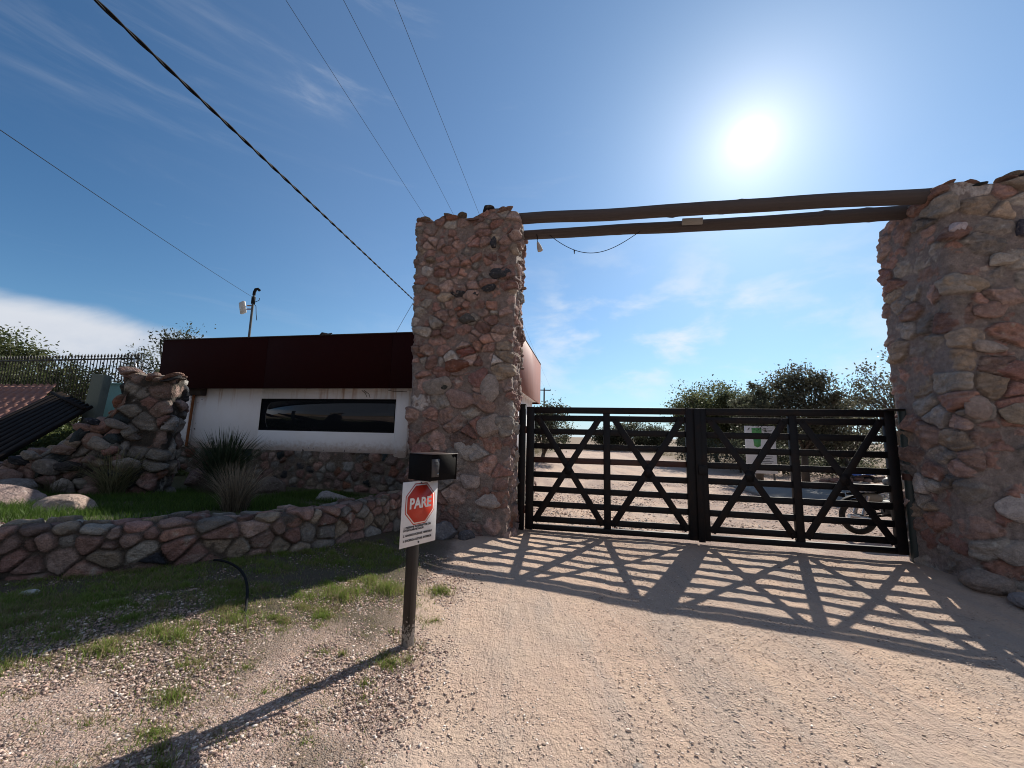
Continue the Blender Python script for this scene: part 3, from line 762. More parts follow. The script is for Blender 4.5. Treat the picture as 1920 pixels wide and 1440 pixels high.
RF_ = [(5.83, -.955, .86, (.24, .07, .17), (.43, .39, .375), -.25), (5.60, -.97, 4.28, (.12, .05, .09), (.44, .39, .42), .1), (6.02, -.97, 3.82, (.19, .06, .10), (.37, .34, .31), 0), (6.30, -.97, 4.2, (.13, .06, .14), (.07, .07, .09), 0), (6.2, -.96, 1.95, (.13, .05, .12), DK_, .2),
       (5.62, -.95, 3.55, (.24, .07, .13), (.34, .28, .22), -.3), (5.75, -.95, 2.75, (.21, .06, .08), (.33, .29, .27), -.15), (6.0, -.96, 2.45, (.26, .06, .13), (.27, .15, .13), .05), (5.95, -.95, 1.95, (.24, .07, .15), (.28, .235, .19), 0),
       (5.7, -.94, .35, (.22, .07, .17), (.30, .27, .25), 0), (6.05, -.95, .15, (.24, .08, .15), (.28, .25, .24), 0), (5.55, -.96, 2.0, (.16, .06, .16), (.29, .235, .215), 0), (5.86, -.96, 3.2, (.22, .06, .11), (.28, .19, .165), .1)]
me = masonry_block('stone_pillar', (5.42, 7.3, -.93, .08), (5.50, 7.45, -.97, .12), -.3,
                   lambda u, n: 4.86+.05*np.sin(u*7)+.05*sst(5.6, 6.2, u)-.05*sst(-.5, .1, n), rng, res=.0135, r=.07, cap_rocks=22, feature=RF_,
                   kw=dict(pil_kw, cw=.40, ch=.235, relief=.05, rnd=.04, depthvar=.024, mortar=(.165, .14, .128), wts=(52, 29, 13, .3, 6, .8), smear=.42, joint=.004, seed=7, patches=PR_))
o = place_site(link('stone_pillar', me, label='massive rubble stone pillar at the right end of the gate', cat='pillar', group='stone gate pillars'))

# ------------------------------------------------------------------ timber poles across the gateway
def log_beam(a, b, r0, r1, label, seed):
    rg = np.random.default_rng(seed); a = np.array(a, float); b = np.array(b, float); L = np.linalg.norm(b-a); d = (b-a)/L
    ns, sg = 150, 22; s = np.linspace(0, L, ns); side = np.cross(d, [0, 0, 1.0]); side /= np.linalg.norm(side); up = np.cross(side, d)
    knots = [(rg.uniform(.2, L-.2), rg.uniform(0, 6.28), rg.uniform(.006, .016)) for _ in range(12)]
    V = []; 
    bw = fbm(np.stack([s*.5, s*0, s*0+seed], -1), 2, seed)*.025; bw2 = fbm(np.stack([s*.5, s*0+7, s*0+seed], -1), 2, seed)*.025
    for i, si in enumerate(s):
        r = r0+(r1-r0)*si/L
        for k in range(sg):
            t = 2*math.pi*k/sg; kn = sum(h*math.exp(-((si-q)/.05)**2-(math.remainder(t-w, 2*math.pi)/.5)**2) for q, w, h in knots)
            V.append((si, t, r+kn))
    V = np.array(V); Pn = np.stack([V[:, 0]*1.2, np.cos(V[:, 1])*1.1, np.sin(V[:, 1])*1.1+seed], -1)
    rr = V[:, 2]*(1+.05*fbm(Pn, 2, seed)+.02*fbm(Pn*[3, 5, 5], 2, seed+3))
    W3 = V[:, 0:1]*[1, 0, 0]+np.stack([V[:, 0]*0, rr*np.cos(V[:, 1])+np.repeat(bw, sg), rr*np.sin(V[:, 1])+np.repeat(bw2, sg)], -1)
    F = [tuple(f) for f in grid_faces(ns, sg, False)]+[(i*sg+sg-1, (i+1)*sg+sg-1, (i+1)*sg, i*sg) for i in range(ns-1)]
    F += [tuple(range(sg)), tuple(reversed(range((ns-1)*sg, ns*sg)))]
    me = new_mesh('log_beam', W3, F, M['log_wood'], True)
    o = link('log_beam', me, label=label, cat='log beam', group='timber poles over the gateway')
    Wd = SU*d[0]+SN*d[1]+np.array([0, 0, d[2]]); Ws = SU*(-side[0])+SN*(-side[1]); Wup = np.cross(Wd, Ws)
    mt = Matrix(np.array([Wd, Ws, Wup]).T.tolist()).to_4x4(); mt.translation = W(*a); o.matrix_world = mt
    return o
log_beam((-.55, -.60, 5.165), (6.0, -.86, 4.825), .090, .098, 'upper weathered timber pole spanning the gateway, the nearer of the pair', 4)
log_beam((-.50, -.30, 5.03), (6.0, -.44, 4.825), .077, .102, 'lower weathered timber pole spanning the gateway, carrying the loose cable and small plate', 9)

mb = MB(); mb.obox((0, 0, 0), np.eye(3), (.15, .010, .05), .004)
o = mb.build('name_plate', M['grey_board'], label='small blank grey plate fixed to the lower timber pole', cat='plate'); place_site(o)
o.location = W(2.62, -.525, 4.905); o.rotation_euler = (rad(18), rad(2), YAW)
mb = MB(); pts = [(-.0+.39+(1.51)*t, -.40, 4.93-.36*math.sin(math.pi*t**.93)-.03*t) for t in np.linspace(0, 1, 30)]
mb.tube(pts, .0055, 6); mb.tube([pts[8], np.array(pts[8])+[.0, .0, -.07]], [.014, .006], 6)
place_site(mb.build('loose_cable', M['plastic_black'], smooth=True, label='thin black cable sagging in a loop under the lower timber pole', cat='cable'))
mb = MB(); mb.tube([(.17, -.38, 4.97), (.185, -.38, 4.90), (.18, -.38, 4.85), (.20, -.38, 4.80)], .008, 6)
t = thing('lamp_holder', 'small dangling lamp holder beside the left pillar top', 'lamp holder', W(.19, -.38, 4.7))
mb = MB(); mb.tube([(-.02, 0, .27), (-.005, 0, .20), (-.01, 0, .15), (.01, 0, .10)], .007, 6); mb.build('wire', M['plastic_black'], t)
mb = MB(); mb.tube([(.0, 0, .12), (.012, 0, .08), (.028, 0, .03), (.045, 0, -.03)], [.018, .03, .042, .048], 10); mb.build('shade', M['bag_white'], t, smooth=True)

# ------------------------------------------------------------------ double gate
def gate_leaf(label, u_at, rusty, mirror):
    """leaf in local x 0..2.67, z from ground"""
    t = thing('gate_leaf', label, 'gate', W(u_at, 0, 0), group='leaves of the double gate')
    Wd, Z0, Z1 = 2.66, .035, 2.04; sw = .13; R = random.Random(5+mirror)
    G = M['gate_paint']
    for x0, x1 in ((0, sw), (Wd-sw, Wd)):
        mb = MB(); mb.box((x0, -.035, Z0), (x1, .035, Z1)); mb.build('stile', G, t)
    mx = 1.32 if not mirror else Wd-1.32
    mb = MB(); mb.box((mx-.053, -.041, Z0+.085), (mx+.053, .033, Z1-.1)); mb.build('stile', G, t)
    mb = MB(); mb.box((sw+.001, -.03, Z1-.105), (Wd-sw-.001, .03, Z1-.003)); mb.build('top_rail', G, t)
    mb = MB(); mb.box((sw+.001, -.03, Z0+.003), (Wd-sw-.001, .03, Z0+.085)); mb.build('bottom_rail', G, t)
    zs = [1.852, 1.625, 1.39, 1.155, .918, .68, .442, .205]
    for i, z in enumerate(zs):
        w = R.uniform(-.005, .005); w2 = R.uniform(-.005, .005); a_ = R.uniform(-.004, .004)
        mb = MB(); mb.tube([], 1) if False else mb.bar((sw+.001, a_, z+w), (Wd-sw-.001, -a_, z+w2), .094, .028, up=(0, 1, 0))
        ru = rusty and i == 3
        o = mb.build('bar', M['gate_rust'] if ru else G, t)
        if ru: o['label'] = 'rust coloured bar'
    # two X braces per leaf, flat bars in front of the slats
    for (a, b) in ((sw, mx-.053), (mx+.053, Wd-sw)):
        cx = (a+b)/2
        for sg in (1, -1):
            xa, xb = (a+.06, b-.02) if sg > 0 else (b-.06, a+.02)
            mb = MB(); mb.bar((xa, -.022 if sg > 0 else -.030, 1.86), (xb, -.022 if sg > 0 else -.030, .17), .098, .010); mb.build('brace', G, t)
        mb = MB(); mb.prism([(cx-.07, 1.02), (cx-.045, 1.10), (cx+.045, 1.10), (cx+.07, 1.02), (cx+.045, .94), (cx-.045, .94)], -.038, -.0355); mb.build('gusset_plate', G, t)
        for bx, bz in ((a+.08, 1.85), (b-.08, 1.85), (a+.06, .205), (b-.06, .205), (cx, 1.02)):
            bt = MB(); bt.tube([(bx, -.026, bz), (bx, -.045, bz)], .011, 6); bt.build('bolt', M['gate_paint'], t)
    return t
gate_leaf('left leaf of the black slatted gate, the one with a rust coloured bar', 0.0, True, 0)
gl = gate_leaf('right leaf of the black slatted gate, in front of the parked motorcycle', 2.70, False, 1)
mb = MB(); mb.box((-.045, -.055, .02), (-.028+.075, -.037, 2.03)); mb.build('cover_strip', M['gate_paint'], gl)
mb = MB(); mb.box((-.02, -.085, 1.02), (.10, -.056, 1.16)); mb.build('lock_box', M['gate_paint'], gl)
t = thing('gate_post', 'square dark steel hinge post against the left stone pillar', 'post', W(-.075, .0, -.05), group='steel gate posts')
mb = MB(); mb.box((-.055, -.06, 0), (.055, .05, 2.12)); mb.build('column', M['gate_paint'], t)
mb = MB(); mb.box((-.06, -.07, 2.12), (.06, .06, 2.135)); mb.build('cap', M['gate_paint'], t)
for z in (.4, 1.7):
    mb = MB(); mb.cyl((.062, -.05, z-.06), (.062, -.05, z+.06), .018, 12); mb.build('hinge', M['gate_rust'], t)
t = thing('gate_post', 'round dark green pipe post with a rusty clamp against the right stone pillar', 'post', W(5.425, -.06, -.08), group='steel gate posts')
mb = MB(); mb.cyl((0, 0, 0), (.03, 0, 2.12), .062, 24); mb.build('column', M['post_green'], t, smooth=True)
mb = MB(); mb.cyl((.005, 0, 1.13), (.008, 0, 1.22), .070, 24); mb.cyl((.02, .05, 1.17), (.16, .05, 1.18), .022, 8); mb.build('clamp', M['gate_rust'], t, smooth=True)
mb = MB(); mb.box((-.2, -.06, 2.10), (.14, .07, 2.13)); mb.build('cap', M['gate_paint'], t)

# ------------------------------------------------------------------ guardhouse
def build_house():
    t = thing('guardhouse', 'low guardhouse with dark red fascia, white wall and long dark window', 'building', W(0, 0, 0))
    F = M['fascia_red']
    u0, u1, n0, n1, zb, zt = -8.33, -.225, .30, 3.84, 2.40, 3.49
    # fascia: front in three sheets with fine joints, plus sides
    js = [u0, -5.6, -2.75, u1]
    for i in range(3):
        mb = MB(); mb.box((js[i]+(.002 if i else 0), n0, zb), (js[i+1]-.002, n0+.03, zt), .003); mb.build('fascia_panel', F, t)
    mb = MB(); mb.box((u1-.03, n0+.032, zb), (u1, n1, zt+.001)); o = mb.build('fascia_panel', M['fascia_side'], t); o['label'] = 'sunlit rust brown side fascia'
    mb = MB(); mb.box((u0, n0+.032, zb), (u0+.03, n1, zt+.001)); mb.build('fascia_panel', F, t)
    mb = MB(); mb.box((u0+.032, n1-.03, zb), (u1-.032, n1, zt-.002)); mb.build('fascia_panel', F, t)
    mb = MB(); mb.box((u0-.01, n0-.012, zt+.001), (u1+.01, n0+.06, zt+.022)); mb.box((u0-.01, n0+.062, zt+.001), (u0+.06, n1, zt+.02)); mb.box((u1-.06, n0+.062, zt+.001), (u1+.01, n1, zt+.02)); mb.build('parapet_flashing', M['fascia_trim'], t)
    mb = MB(); mb.box((u0+.032, n0+.034, zb+.05), (u1-.032, n1-.034, zb+.17)); mb.build('roof_slab', M['white_render'], t)
    mb = MB(); mb.tube([(-4.4, n0+.02, zt+.02), (-4.33, n0, zt+.05), (-4.2, n0+.02, zt+.03), (-4.1, n0, zt+.045)], [.01, .025, .02, .01], 6); mb.build('sealant_lump', M['fascia_trim'], t)
    # white wall with window hole (pieces butted)
    wl, wr, wz0, wz1 = -5.95, -2.78, 1.54, 2.22; a, b, z0, z1 = -7.68, -.42, 1.12, zb+.05; nf, nb = .65, .83
    mb = MB()
    mb.box((a, nf, z0), (wl, nb, z1), .002); mb.box((wr, nf, z0), (b, nb, z1), .002)
    mb.box((wl, nf, z0), (wr, nb, wz0), .002); mb.box((wl, nf, wz1), (wr, nb, z1), .002)
    mb.box((b-.18, nb, z0), (b, n1-.2, z1), .002); mb.box((a, nb, z0), (a+.18, n1-.2, z1), .002); mb.box((a+.18, n1-.4, z0), (b-.18, n1-.2, z1), .002)
    mb.build('wall', M['white_render'], t)
    mb = MB(); mb.box((-8.22, .55, 1.14), (-7.70, .70, 2.27), .004); mb.build('side_panel', M['white_render'], t)
    mb = MB(); mb.box((-2.72, .56, 1.06), (-2.46, .66, zb-.01), .004); mb.build('pilaster', M['white_render'], t)
    mb = MB(); mb.tube([(-7.62, .60, 2.42), (-7.66, .585, 2.30), (-7.69, .585, 1.14)], .026, 8); mb.build('drainpipe', M['rust'], t, smooth=True)
    mb = MB(); mb.box((-8.3, .5, 2.28), (-7.4, 1.2, zb+.04)); mb.build('soffit', M['fascia_trim'], t)
    w = link('window', None, t)
    w = MB(); w.box((wl, .655, wz0), (wr, .70, wz0+.02), .002); w.box((wl, .655, wz1-.02), (wr, .70, wz1), .002); w.box((wl, .655, wz0+.021), (wl+.02, .70, wz1-.021), .002); w.box((wr-.02, .655, wz0+.021), (wr, .70, wz1-.021), .002)
    w = w.build('window', M['black_metal'], t)
    g = MB(); g.box((wl+.021, .668, wz0+.021), (wr-.021, .674, wz1-.021), .001); g.build('pane', M['dark_glass'], w)
    # stone plinth, relief sheet wrapped round the building
    rg = np.random.default_rng(5)
    P, Nn, s, tot = rect_loop(-8.27, -.34, .58, 3.7, .05, .022); zz = np.linspace(.1, 1.13, 48); U, Z = np.meshgrid(s, zz, indexing='ij')
    P3 = np.stack([P[:, 0:1]+Z*0, P[:, 1:2]+Z*0, Z], -1)
    disp, col = rubble(U, Z-.1, P3, tot, 1.03, rg, cw=.27, ch=.17, joint=.010, rnd=.035, relief=.03, depthvar=.014, mortar=(.15, .115, .09), wts=(48, 26, 8, 10, 2, 6), smear=.15, seed=21)
    Vv = P3+np.stack([Nn[:, 0:1]*disp, Nn[:, 1:2]*disp, disp*0], -1); nu, nv = U.shape
    top = Vv[:, -1].copy(); inn = np.stack([P[:, 0]-Nn[:, 0]*.12, P[:, 1]-Nn[:, 1]*.12, top[:, 2]], -1)
    Vf = np.concatenate([Vv.reshape(-1, 3), inn]); Ff = [tuple(f) for f in grid_faces(nu, nv, True)]+[(i*nv+nv-1, ((i+1) % nu)*nv+nv-1, nu*nv+(i+1) % nu, nu*nv+i) for i in range(nu)]
    C = np.concatenate([col.reshape(-1, 3), col[:, -1]])
    link('plinth', new_mesh('plinth', Vf, Ff, M['stone'], True, C), t)
    # loose wires under the eaves
    mb = MB()
    mb.tube([(-3.55, .64, 2.40), (-3.45, .62, 2.33), (-3.42, .63, 2.26)], .005, 5); mb.build('wire', M['plastic_black'], t)
    mb = MB(); mb.tube([(-3.50, .64, 2.40), (-3.37, .62, 2.32), (-3.35, .63, 2.25)], .005, 5); mb.build('wire', M['plastic_black'], t)
    mb = MB(); mb.tube([(-2.95, .63, 2.40), (-2.8, .54, 2.37), (-2.5, .54, 2.36)], .005, 5); mb.build('wire', M['plastic_black'], t)
    return t
_o = build_house()
for o in list(COL.objects):
    if o.name.startswith('window') and o.type == 'EMPTY': bpy.data.objects.remove(o)

# antenna mast on the roof
t = thing('antenna_mast', 'thin steel mast with white panel antenna on the guardhouse roof', 'antenna', W(-7.33, 1.5, 2.6))
mb = MB(); mb.tube([(0, 0, 0), (0, 0, 2.35)], .028, 10); mb.build('mast', M['galvanised'], t, smooth=True)
mb = MB(); mb.tube([(0, 0, 2.35), (.005, 0, 2.43), (.05, -.01, 2.50), (.12, -.02, 2.50), (.17, -.02, 2.46)], .035, 8); mb.build('weather_head', M['plastic_black'], t, smooth=True)
mb = MB(); mb.tube([(0, 0, 2.12), (0, 0, 2.30)], .045, 8); mb.build('cable_clamp', M['plastic_black'], t)
pn = Matrix.Rotation(rad(-25), 3, 'Z') @ Matrix.Rotation(rad(12), 3, 'X')
mb = MB(); mb.obox((-.26, -.03, 2.02), np.array(pn.transposed()), (.13, .035, .15), .02); mb.build('antenna_panel', M['antenna_white'], t)
mb = MB(); mb.tube([(-.14, -.02, 1.98), (0, 0, 1.98)], .016, 6); mb.tube([(-.14, -.02, 2.07), (0, 0, 2.07)], .016, 6); mb.build('bracket', M['rust'], t)
mb = MB(); mb.tube([(.03, 0, 2.15), (.10, 0, 2.18), (.17, 0, 2.20), (.18, 0, 2.26)], .008, 5); mb.tube([(.03, 0, 2.12), (.10, 0, 2.05), (.13, 0, 1.85), (.17, 0, 1.68)], .008, 5); mb.build('loose_wire', M['plastic_black'], t)

# ------------------------------------------------------------------ curved retaining wall
rng = np.random.default_rng(41)
wp = [(-7.6, -5.75), (-6.2, -5.35), (-4.9, -4.88), (-3.9, -4.42), (-3.25, -4.10), (-2.85, -3.86), (-2.42, -3.48), (-2.02, -2.98), (-1.78, -2.35), (-1.66, -1.6), (-1.62, -.86)]
def zb_(u, n):
    x = A0[0]+SU[0]*u+SN[0]*n; y = A0[1]+SU[1]*u+SN[1]*n; return ground(x, y)-.12
WV, WF, WC, wall_c, wall_n = wall_ribbon(wp, zb_, lambda s, u, n: .715-.07*sst(.62, .98, s)+.008*np.sin(s*60), .34, rng, res=.0125, side=1,
    kw=dict(cw=.26, ch=.16, joint=.005, rnd=.013, relief=.032, depthvar=.012, mortar=(.085, .068, .057), wts=(60, 18, 22, .3, 1, .3), tone=(1.12, 1.15, 1.15), smear=.07, facet=.4, rough=.008, seed=33, flat=3.2, patches=[(3.92, .30, (.018, .040, .038)), (4.24, .30, (.020, .038, .042)), (5.45, .38, (.035, .038, .05))], rows=[.15, .175, .16, .06, .15, .15, .1, .15, .15, .14]))
place_site(link('retaining_wall', new_mesh('retaining_wall', WV, WF, M['stone'], True, WC), label='low curved stone retaining wall round the garden bed', cat='wall'))

# stepped ruined wall at the left of the bed
rng = np.random.default_rng(53)
skw = dict(cw=.30, ch=.21, joint=.006, rnd=.026, relief=.05, depthvar=.035, mortar=(.045, .038, .032), wts=(40, 36, 6, 12, 4, 2), smear=.10, rough=.014, flat=3.0)
b = masonry_block('x', (-.60, 0, 0, .46), (-.57, .02, .02, .46), .2, lambda u, n: 2.30+.03*np.sin(u*8), rng, res=.017, cap_rocks=9, kw=dict(skw, seed=51))
def me_arrays(me):
    V = np.zeros(len(me.vertices)*3, np.float32); me.vertices.foreach_get('co', V); C = np.zeros(len(me.vertices)*4, np.float32)
    me.attributes['Col'].data.foreach_get('color', C); return V.reshape(-1, 3), [tuple(p.vertices) for p in me.polygons], C.reshape(-1, 4)[:, :3]
pb = me_arrays(b)
_hp = lambda a: np.interp(-np.asarray(a, float), [.5, .62, .75, 1.0, 1.15, 1.5, 1.9, 2.6, 3.6], [2.0, 1.80, 1.62, 1.40, 1.25, 1.07, .95, .84, .72])
ztp = lambda s, u, n: _hp(u)+.02*np.sin(u*15)
V2, F2, C2, _, _ = wall_ribbon([(-3.8, .05), (-2.9, -.03), (-2.0, -.02), (-1.2, .0), (-.5, .03)], lambda u, n: u*0+.25, ztp, .5, rng, res=.016, side=1, kw=dict(skw, seed=57))
parts = [pb, (V2, F2, C2)]
for i in range(46):
    f = rng.uniform(0, 1)**.8; uu = -.55-2.9*f; nn = rng.uniform(-.10, .5); zz = float(_hp(uu))
    sz = np.array([rng.uniform(.10, .20), rng.uniform(.08, .15), rng.uniform(.05, .09)]); RV, RF = rock(rng, sz, 4, 12, .09, .5)
    RV = RV@np.array(Matrix.Rotation(rng.uniform(-.4, .1), 3, 'Y'))
    parts.append((RV+[uu, nn, zz+.0], RF, rock_col(rng, RV*3, palette(rng, 1, (40, 38, 6, 10, 4, 2))[0]*.85)))
for i in range(120):
    f = rng.uniform(0, 1)**.9; uu = -.3-3.2*f; top = float(_hp(uu)) if uu < -.5 else 1.5; zz = .42+(top-.45)*rng.uniform(0, 1)
    nn = -.02-.18*(1-(zz-.4)/max(.2, top-.4))+rng.uniform(-.03, .05)
    sz = np.array([rng.uniform(.09, .19), rng.uniform(.06, .10), rng.uniform(.06, .12)]); RV, RF = rock(rng, sz, 3, 12, .08, .5)
    RV = RV@np.array(Matrix.Rotation(rng.uniform(-.5, .2), 3, 'Y'))
    parts.append((RV+[uu, nn, zz], RF, rock_col(rng, RV*3, palette(rng, 1, (40, 40, 8, 8, 4, 1))[0]*rng.uniform(.6, 1.0))))
V, F, C = join(parts)
o = link('ruined_wall', new_mesh('ruined_wall', V, F, M['stone'], True, C), label='stepped dark stone wall falling away to the left of the guardhouse', cat='wall')
o.location = (-5.10, 5.73, 0); o.rotation_euler = (0, 0, rad(20))

# ------------------------------------------------------------------ garden bed soil
def build_bed():
    us = np.arange(-16, -1.4, .09); ns = np.arange(-6.6, 8, .09)
    U, N = np.meshgrid(us, ns, indexing='ij')
    Z = bed_z(U, N)+.03*fbm(np.stack([U, N, U*0], -1)*1.6, 3, 3)+.01*fbm(np.stack([U, N, U*0], -1)*7, 2, 4)
    # keep only what lies behind the retaining wall
    cu = wall_c[:, 0]; cn = wall_c[:, 1]; o_ = np.argsort(cu)
    lim_n = np.interp(U, cu[o_], cn[o_])+.17
    keep = (N > lim_n) & ~((U > -1.95) & (N < -.9)) & (U < -1.55+0*N)
    keep |= False
    V = Wa(np.stack([U, N, Z], -1)).reshape(-1, 3); F = grid_faces(len(us), len(ns), False)
    kp = keep.reshape(-1); F = F[kp[F].all(1)]
    return link('garden_soil', new_mesh('garden_soil', V, F, M['soil'], True), kind='structure')
build_bed()

# ------------------------------------------------------------------ blades of grass (generic)
def blades(rng, base, h, w, lean, cols, nseg=2, dirs=None, curve=1.0):
    """base (N,3), h (N), w (N), lean (N) sideways reach as a fraction of h"""
    N = len(base); a = rng.uniform(0, 2*math.pi, N) if dirs is None else dirs
    d = np.stack([np.cos(a), np.sin(a), 0*a], -1); fa = rng.uniform(0, 2*math.pi, N); sd = np.stack([np.cos(fa), np.sin(fa), 0*fa], -1)
    V = np.zeros((N, 2*nseg+1, 3)); C = np.zeros((N, 2*nseg+1, 3))
    for s in range(nseg+1):
        t = s/nseg; ht = h*(t-.35*lean*t*t*curve); p = base+d*(lean*h*t**1.8)[:, None]+np.array([0, 0, 1])*ht[:, None]
        if s < nseg:
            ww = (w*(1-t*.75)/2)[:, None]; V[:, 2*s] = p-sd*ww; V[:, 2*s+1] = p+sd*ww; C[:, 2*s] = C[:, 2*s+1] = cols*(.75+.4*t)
        else: V[:, 2*nseg] = p; C[:, 2*nseg] = cols*1.15
    k = 2*nseg+1; b = np.arange(N)[:, None]*k; F = []
    for s in range(nseg-1): F.append(b+np.array([[2*s, 2*s+1, 2*s+3]])); F.append(b+np.array([[2*s, 2*s+3, 2*s+2]]))
    F.append(b+np.array([[2*nseg-2, 2*nseg-1, 2*nseg]])); F = np.concatenate(F)
    return V.reshape(-1, 3), F, C.reshape(-1, 3).clip(0, 1)
def gcols(rng, N, a, b, var=.25):
    t = rng.uniform(0, 1, N)[:, None]; return (np.array(a)*(1-t)+np.array(b)*t)*rng.uniform(1-var, 1+var, N)[:, None]

# lawn in the bed
rng = np.random.default_rng(61)
N = 90000; u = rng.uniform(-6.9, -1.7, N); n = rng.uniform(-5.4, .3, N)
cu = wall_c[:, 0]; o_ = np.argsort(cu); lim = np.interp(u, wall_c[o_, 0], wall_c[o_, 1])+.36
dens = fbm(np.stack([u, n, u*0], -1)*1.4, 3, 5)
ok = (n > lim) & ~((u > -2.05) & (n < -.7)) & (dens > -.28+.25*rng.uniform(-1, 1, N)) & ~((u < -5.5) & (n > -1.9+.5*(u+5.5)))
u, n, dens = u[ok], n[ok], dens[ok]; B = Wa(np.stack([u, n, bed_z(u, n)-.01+.03*fbm(np.stack([u, n, u*0], -1)*1.6, 3, 3)], -1))
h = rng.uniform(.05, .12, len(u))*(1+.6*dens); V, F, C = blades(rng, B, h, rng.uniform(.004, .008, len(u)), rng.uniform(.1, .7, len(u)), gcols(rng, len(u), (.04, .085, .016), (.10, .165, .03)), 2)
link('grass', new_mesh('lawn_grass', V, F, M['grass'], True, C), label='short green grass growing in the garden bed', cat='grass', kind='stuff')

# verge grass: patches in gravel
rng = np.random.default_rng(67)
patches = []
def patch(x, y, r, cnt, h, dry=.3, el=1.0): patches.append((x, y, r, cnt, h, dry, el))
for (x, y, r, c, h) in [(-1.05, 3.62, .22, 900, .10), (-1.35, 3.35, .16, 450, .085), (-.62, 3.75, .16, 480, .075), (-.80, 3.45, .2, 300, .05), (-.55, 3.2, .10, 90, .05),
    (-2.55, 2.05, .20, 420, .085), (-2.2, 2.28, .16, 300, .075), (-2.85, 1.9, .2, 420, .09), (-1.98, 2.5, .14, 260, .08), (-1.62, 2.06, .13, 320, .05), (-1.52, 1.85, .12, 300, .045), (-1.36, 1.72, .10, 220, .05),
    (-1.66, 1.6, .12, 260, .035), (-1.9, 1.35, .10, 160, .035), (-1.3, 1.45, .14, 260, .035), (-2.05, 1.5, .09, 160, .03), (-1.1, 1.55, .1, 120, .035), (-.78, 1.62, .12, 110, .035), (-.9, 1.95, .1, 110, .03),
    (-1.25, 2.2, .14, 190, .03), (-1.45, 2.35, .1, 120, .035), (-1.75, 2.3, .1, 140, .035), (-.72, 2.62, .10, 170, .06), (-.8, 2.4, .08, 70, .04), (-1.15, 2.62, .12, 80, .03), (-1.5, 2.75, .15, 120, .04), (-1.05, 1.3, .1, 90, .03)]: patch(x, y, r, c, h)
for i in range(330):   # shaded strip between wall and light
    x = rng.uniform(-3.7, -1.2); yy = 3.15+(x+3.9)*.62+rng.uniform(-1.75, .4); patch(x, yy, abs(rng.normal(0, .14))+.04, int(rng.uniform(60, 520)), rng.uniform(.025, .06), rng.choice([.05, .3, .6]))
for i in range(170): patch(rng.uniform(-3.4, -.55), rng.uniform(1.0, 3.4), rng.uniform(.03, .16), int(rng.uniform(10, 90)), rng.uniform(.02, .05), .6)
for i in range(60): patch(rng.uniform(-2.6, -.9), rng.uniform(1.1, 2.6), rng.uniform(.08, .25), int(rng.uniform(40, 160)), rng.uniform(.015, .03), .75)
Bs, hs, cs = [], [], []
for (x, y, r, c, h, dry, el) in patches:
    c = int(c*1.3); ang = rng.uniform(0, 6.28, c); rr = r*np.abs(rng.normal(0, .62, c)); px = x+rr*np.cos(ang); py = y+rr*np.sin(ang)*.8
    sel = (px < -.48); px, py = px[sel], py[sel]; c = len(px)
    if not c: continue
    Bs.append(np.stack([px, py, ground(px, py)-.004], -1)); hs.append(h*rng.uniform(.45, 1.25, c)*.9)
    g = gcols(rng, c, (.13, .22, .035), (.26, .31, .08)); dm = rng.uniform(0, 1, c) < dry; g[dm] = gcols(rng, int(dm.sum()), (.26, .21, .12), (.36, .29, .17)); cs.append(g)
B = np.concatenate(Bs); h = np.concatenate(hs); c = np.concatenate(cs); u, n = to_uv(B[:, 0], B[:, 1]); lim = np.interp(u, wall_c[o_, 0], wall_c[o_, 1]); ok = n < lim-.02
B, h, c = B[ok], h[ok], c[ok]
q_ = rng.uniform(0, 1, len(B)) < .9; B, h, c = B[q_], h[q_], c[q_]
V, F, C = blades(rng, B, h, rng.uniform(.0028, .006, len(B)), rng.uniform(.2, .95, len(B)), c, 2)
link('grass', new_mesh('verge_grass', V, F, M['grass'], True, C), label='sparse tufts of green and dry grass on the gravel verge', cat='grass', kind='stuff')
# scattered straw lying flat
N = 9000; x = rng.uniform(-3.3, -.5, N); y = rng.uniform(1.0, 3.8, N); B = np.stack([x, y, ground(x, y)+.006], -1)
V, F, C = blades(rng, B, rng.uniform(.02, .085, N)*.2, rng.uniform(.0015, .003, N), rng.uniform(3, 6, N), gcols(rng, N, (.26, .19, .125), (.50, .41, .28)), 2, curve=.3)
link('straw', new_mesh('straw', V, F, M['grass'], True, C), label='dry straw scattered over the gravel verge', cat='straw', kind='stuff')

# ornamental clumps
def clump(name, label, u, n, N, h, spread, ca, cb, seed, w=(.004, .008), lean=(.1, 1.0), up=1.0, group=None):
    rg = np.random.default_rng(seed); z = float(bed_z(np.array([u]), np.array([n]))[0]); a = rg.uniform(0, 6.28, N); rr = rg.uniform(0, spread, N)
    B = np.stack([rr*np.cos(a), rr*np.sin(a), 0*a-.03], -1); ln = rg.uniform(*lean, N)**1.2
    V, F, C = blades(rg, B, h*rg.uniform(.25, 1.08, N)**.8, rg.uniform(*w, N), ln, gcols(rg, N, ca, cb), 6, dirs=a+rg.normal(0, .4, N))
    o = link(name, new_mesh(name, V, F, M['grass'], True, C), label=label, cat='ornamental grass', group=group); o.location = W(u, n, z); return o
clump('grass_clump', 'dark green spiky grass clump in front of the white guardhouse wall', -5.2, -.75, 750, 1.18, .15, (.03, .05, .024), (.08, .10, .055), 71, (.014, .024), (.03, .8))
clump('grass_clump', 'dry straw coloured grass clump standing nearest the curved wall', -2.98, -2.62, 900, .64, .12, (.13, .11, .08), (.34, .28, .20), 72, (.005, .010), (.03, .75))
clump('grass_clump', 'pale green drooping grass clump beside the stepped stone wall', -5.42, -2.2, 700, .74, .11, (.11, .12, .055), (.32, .29, .17), 73, (.008, .013), (.04, .9))
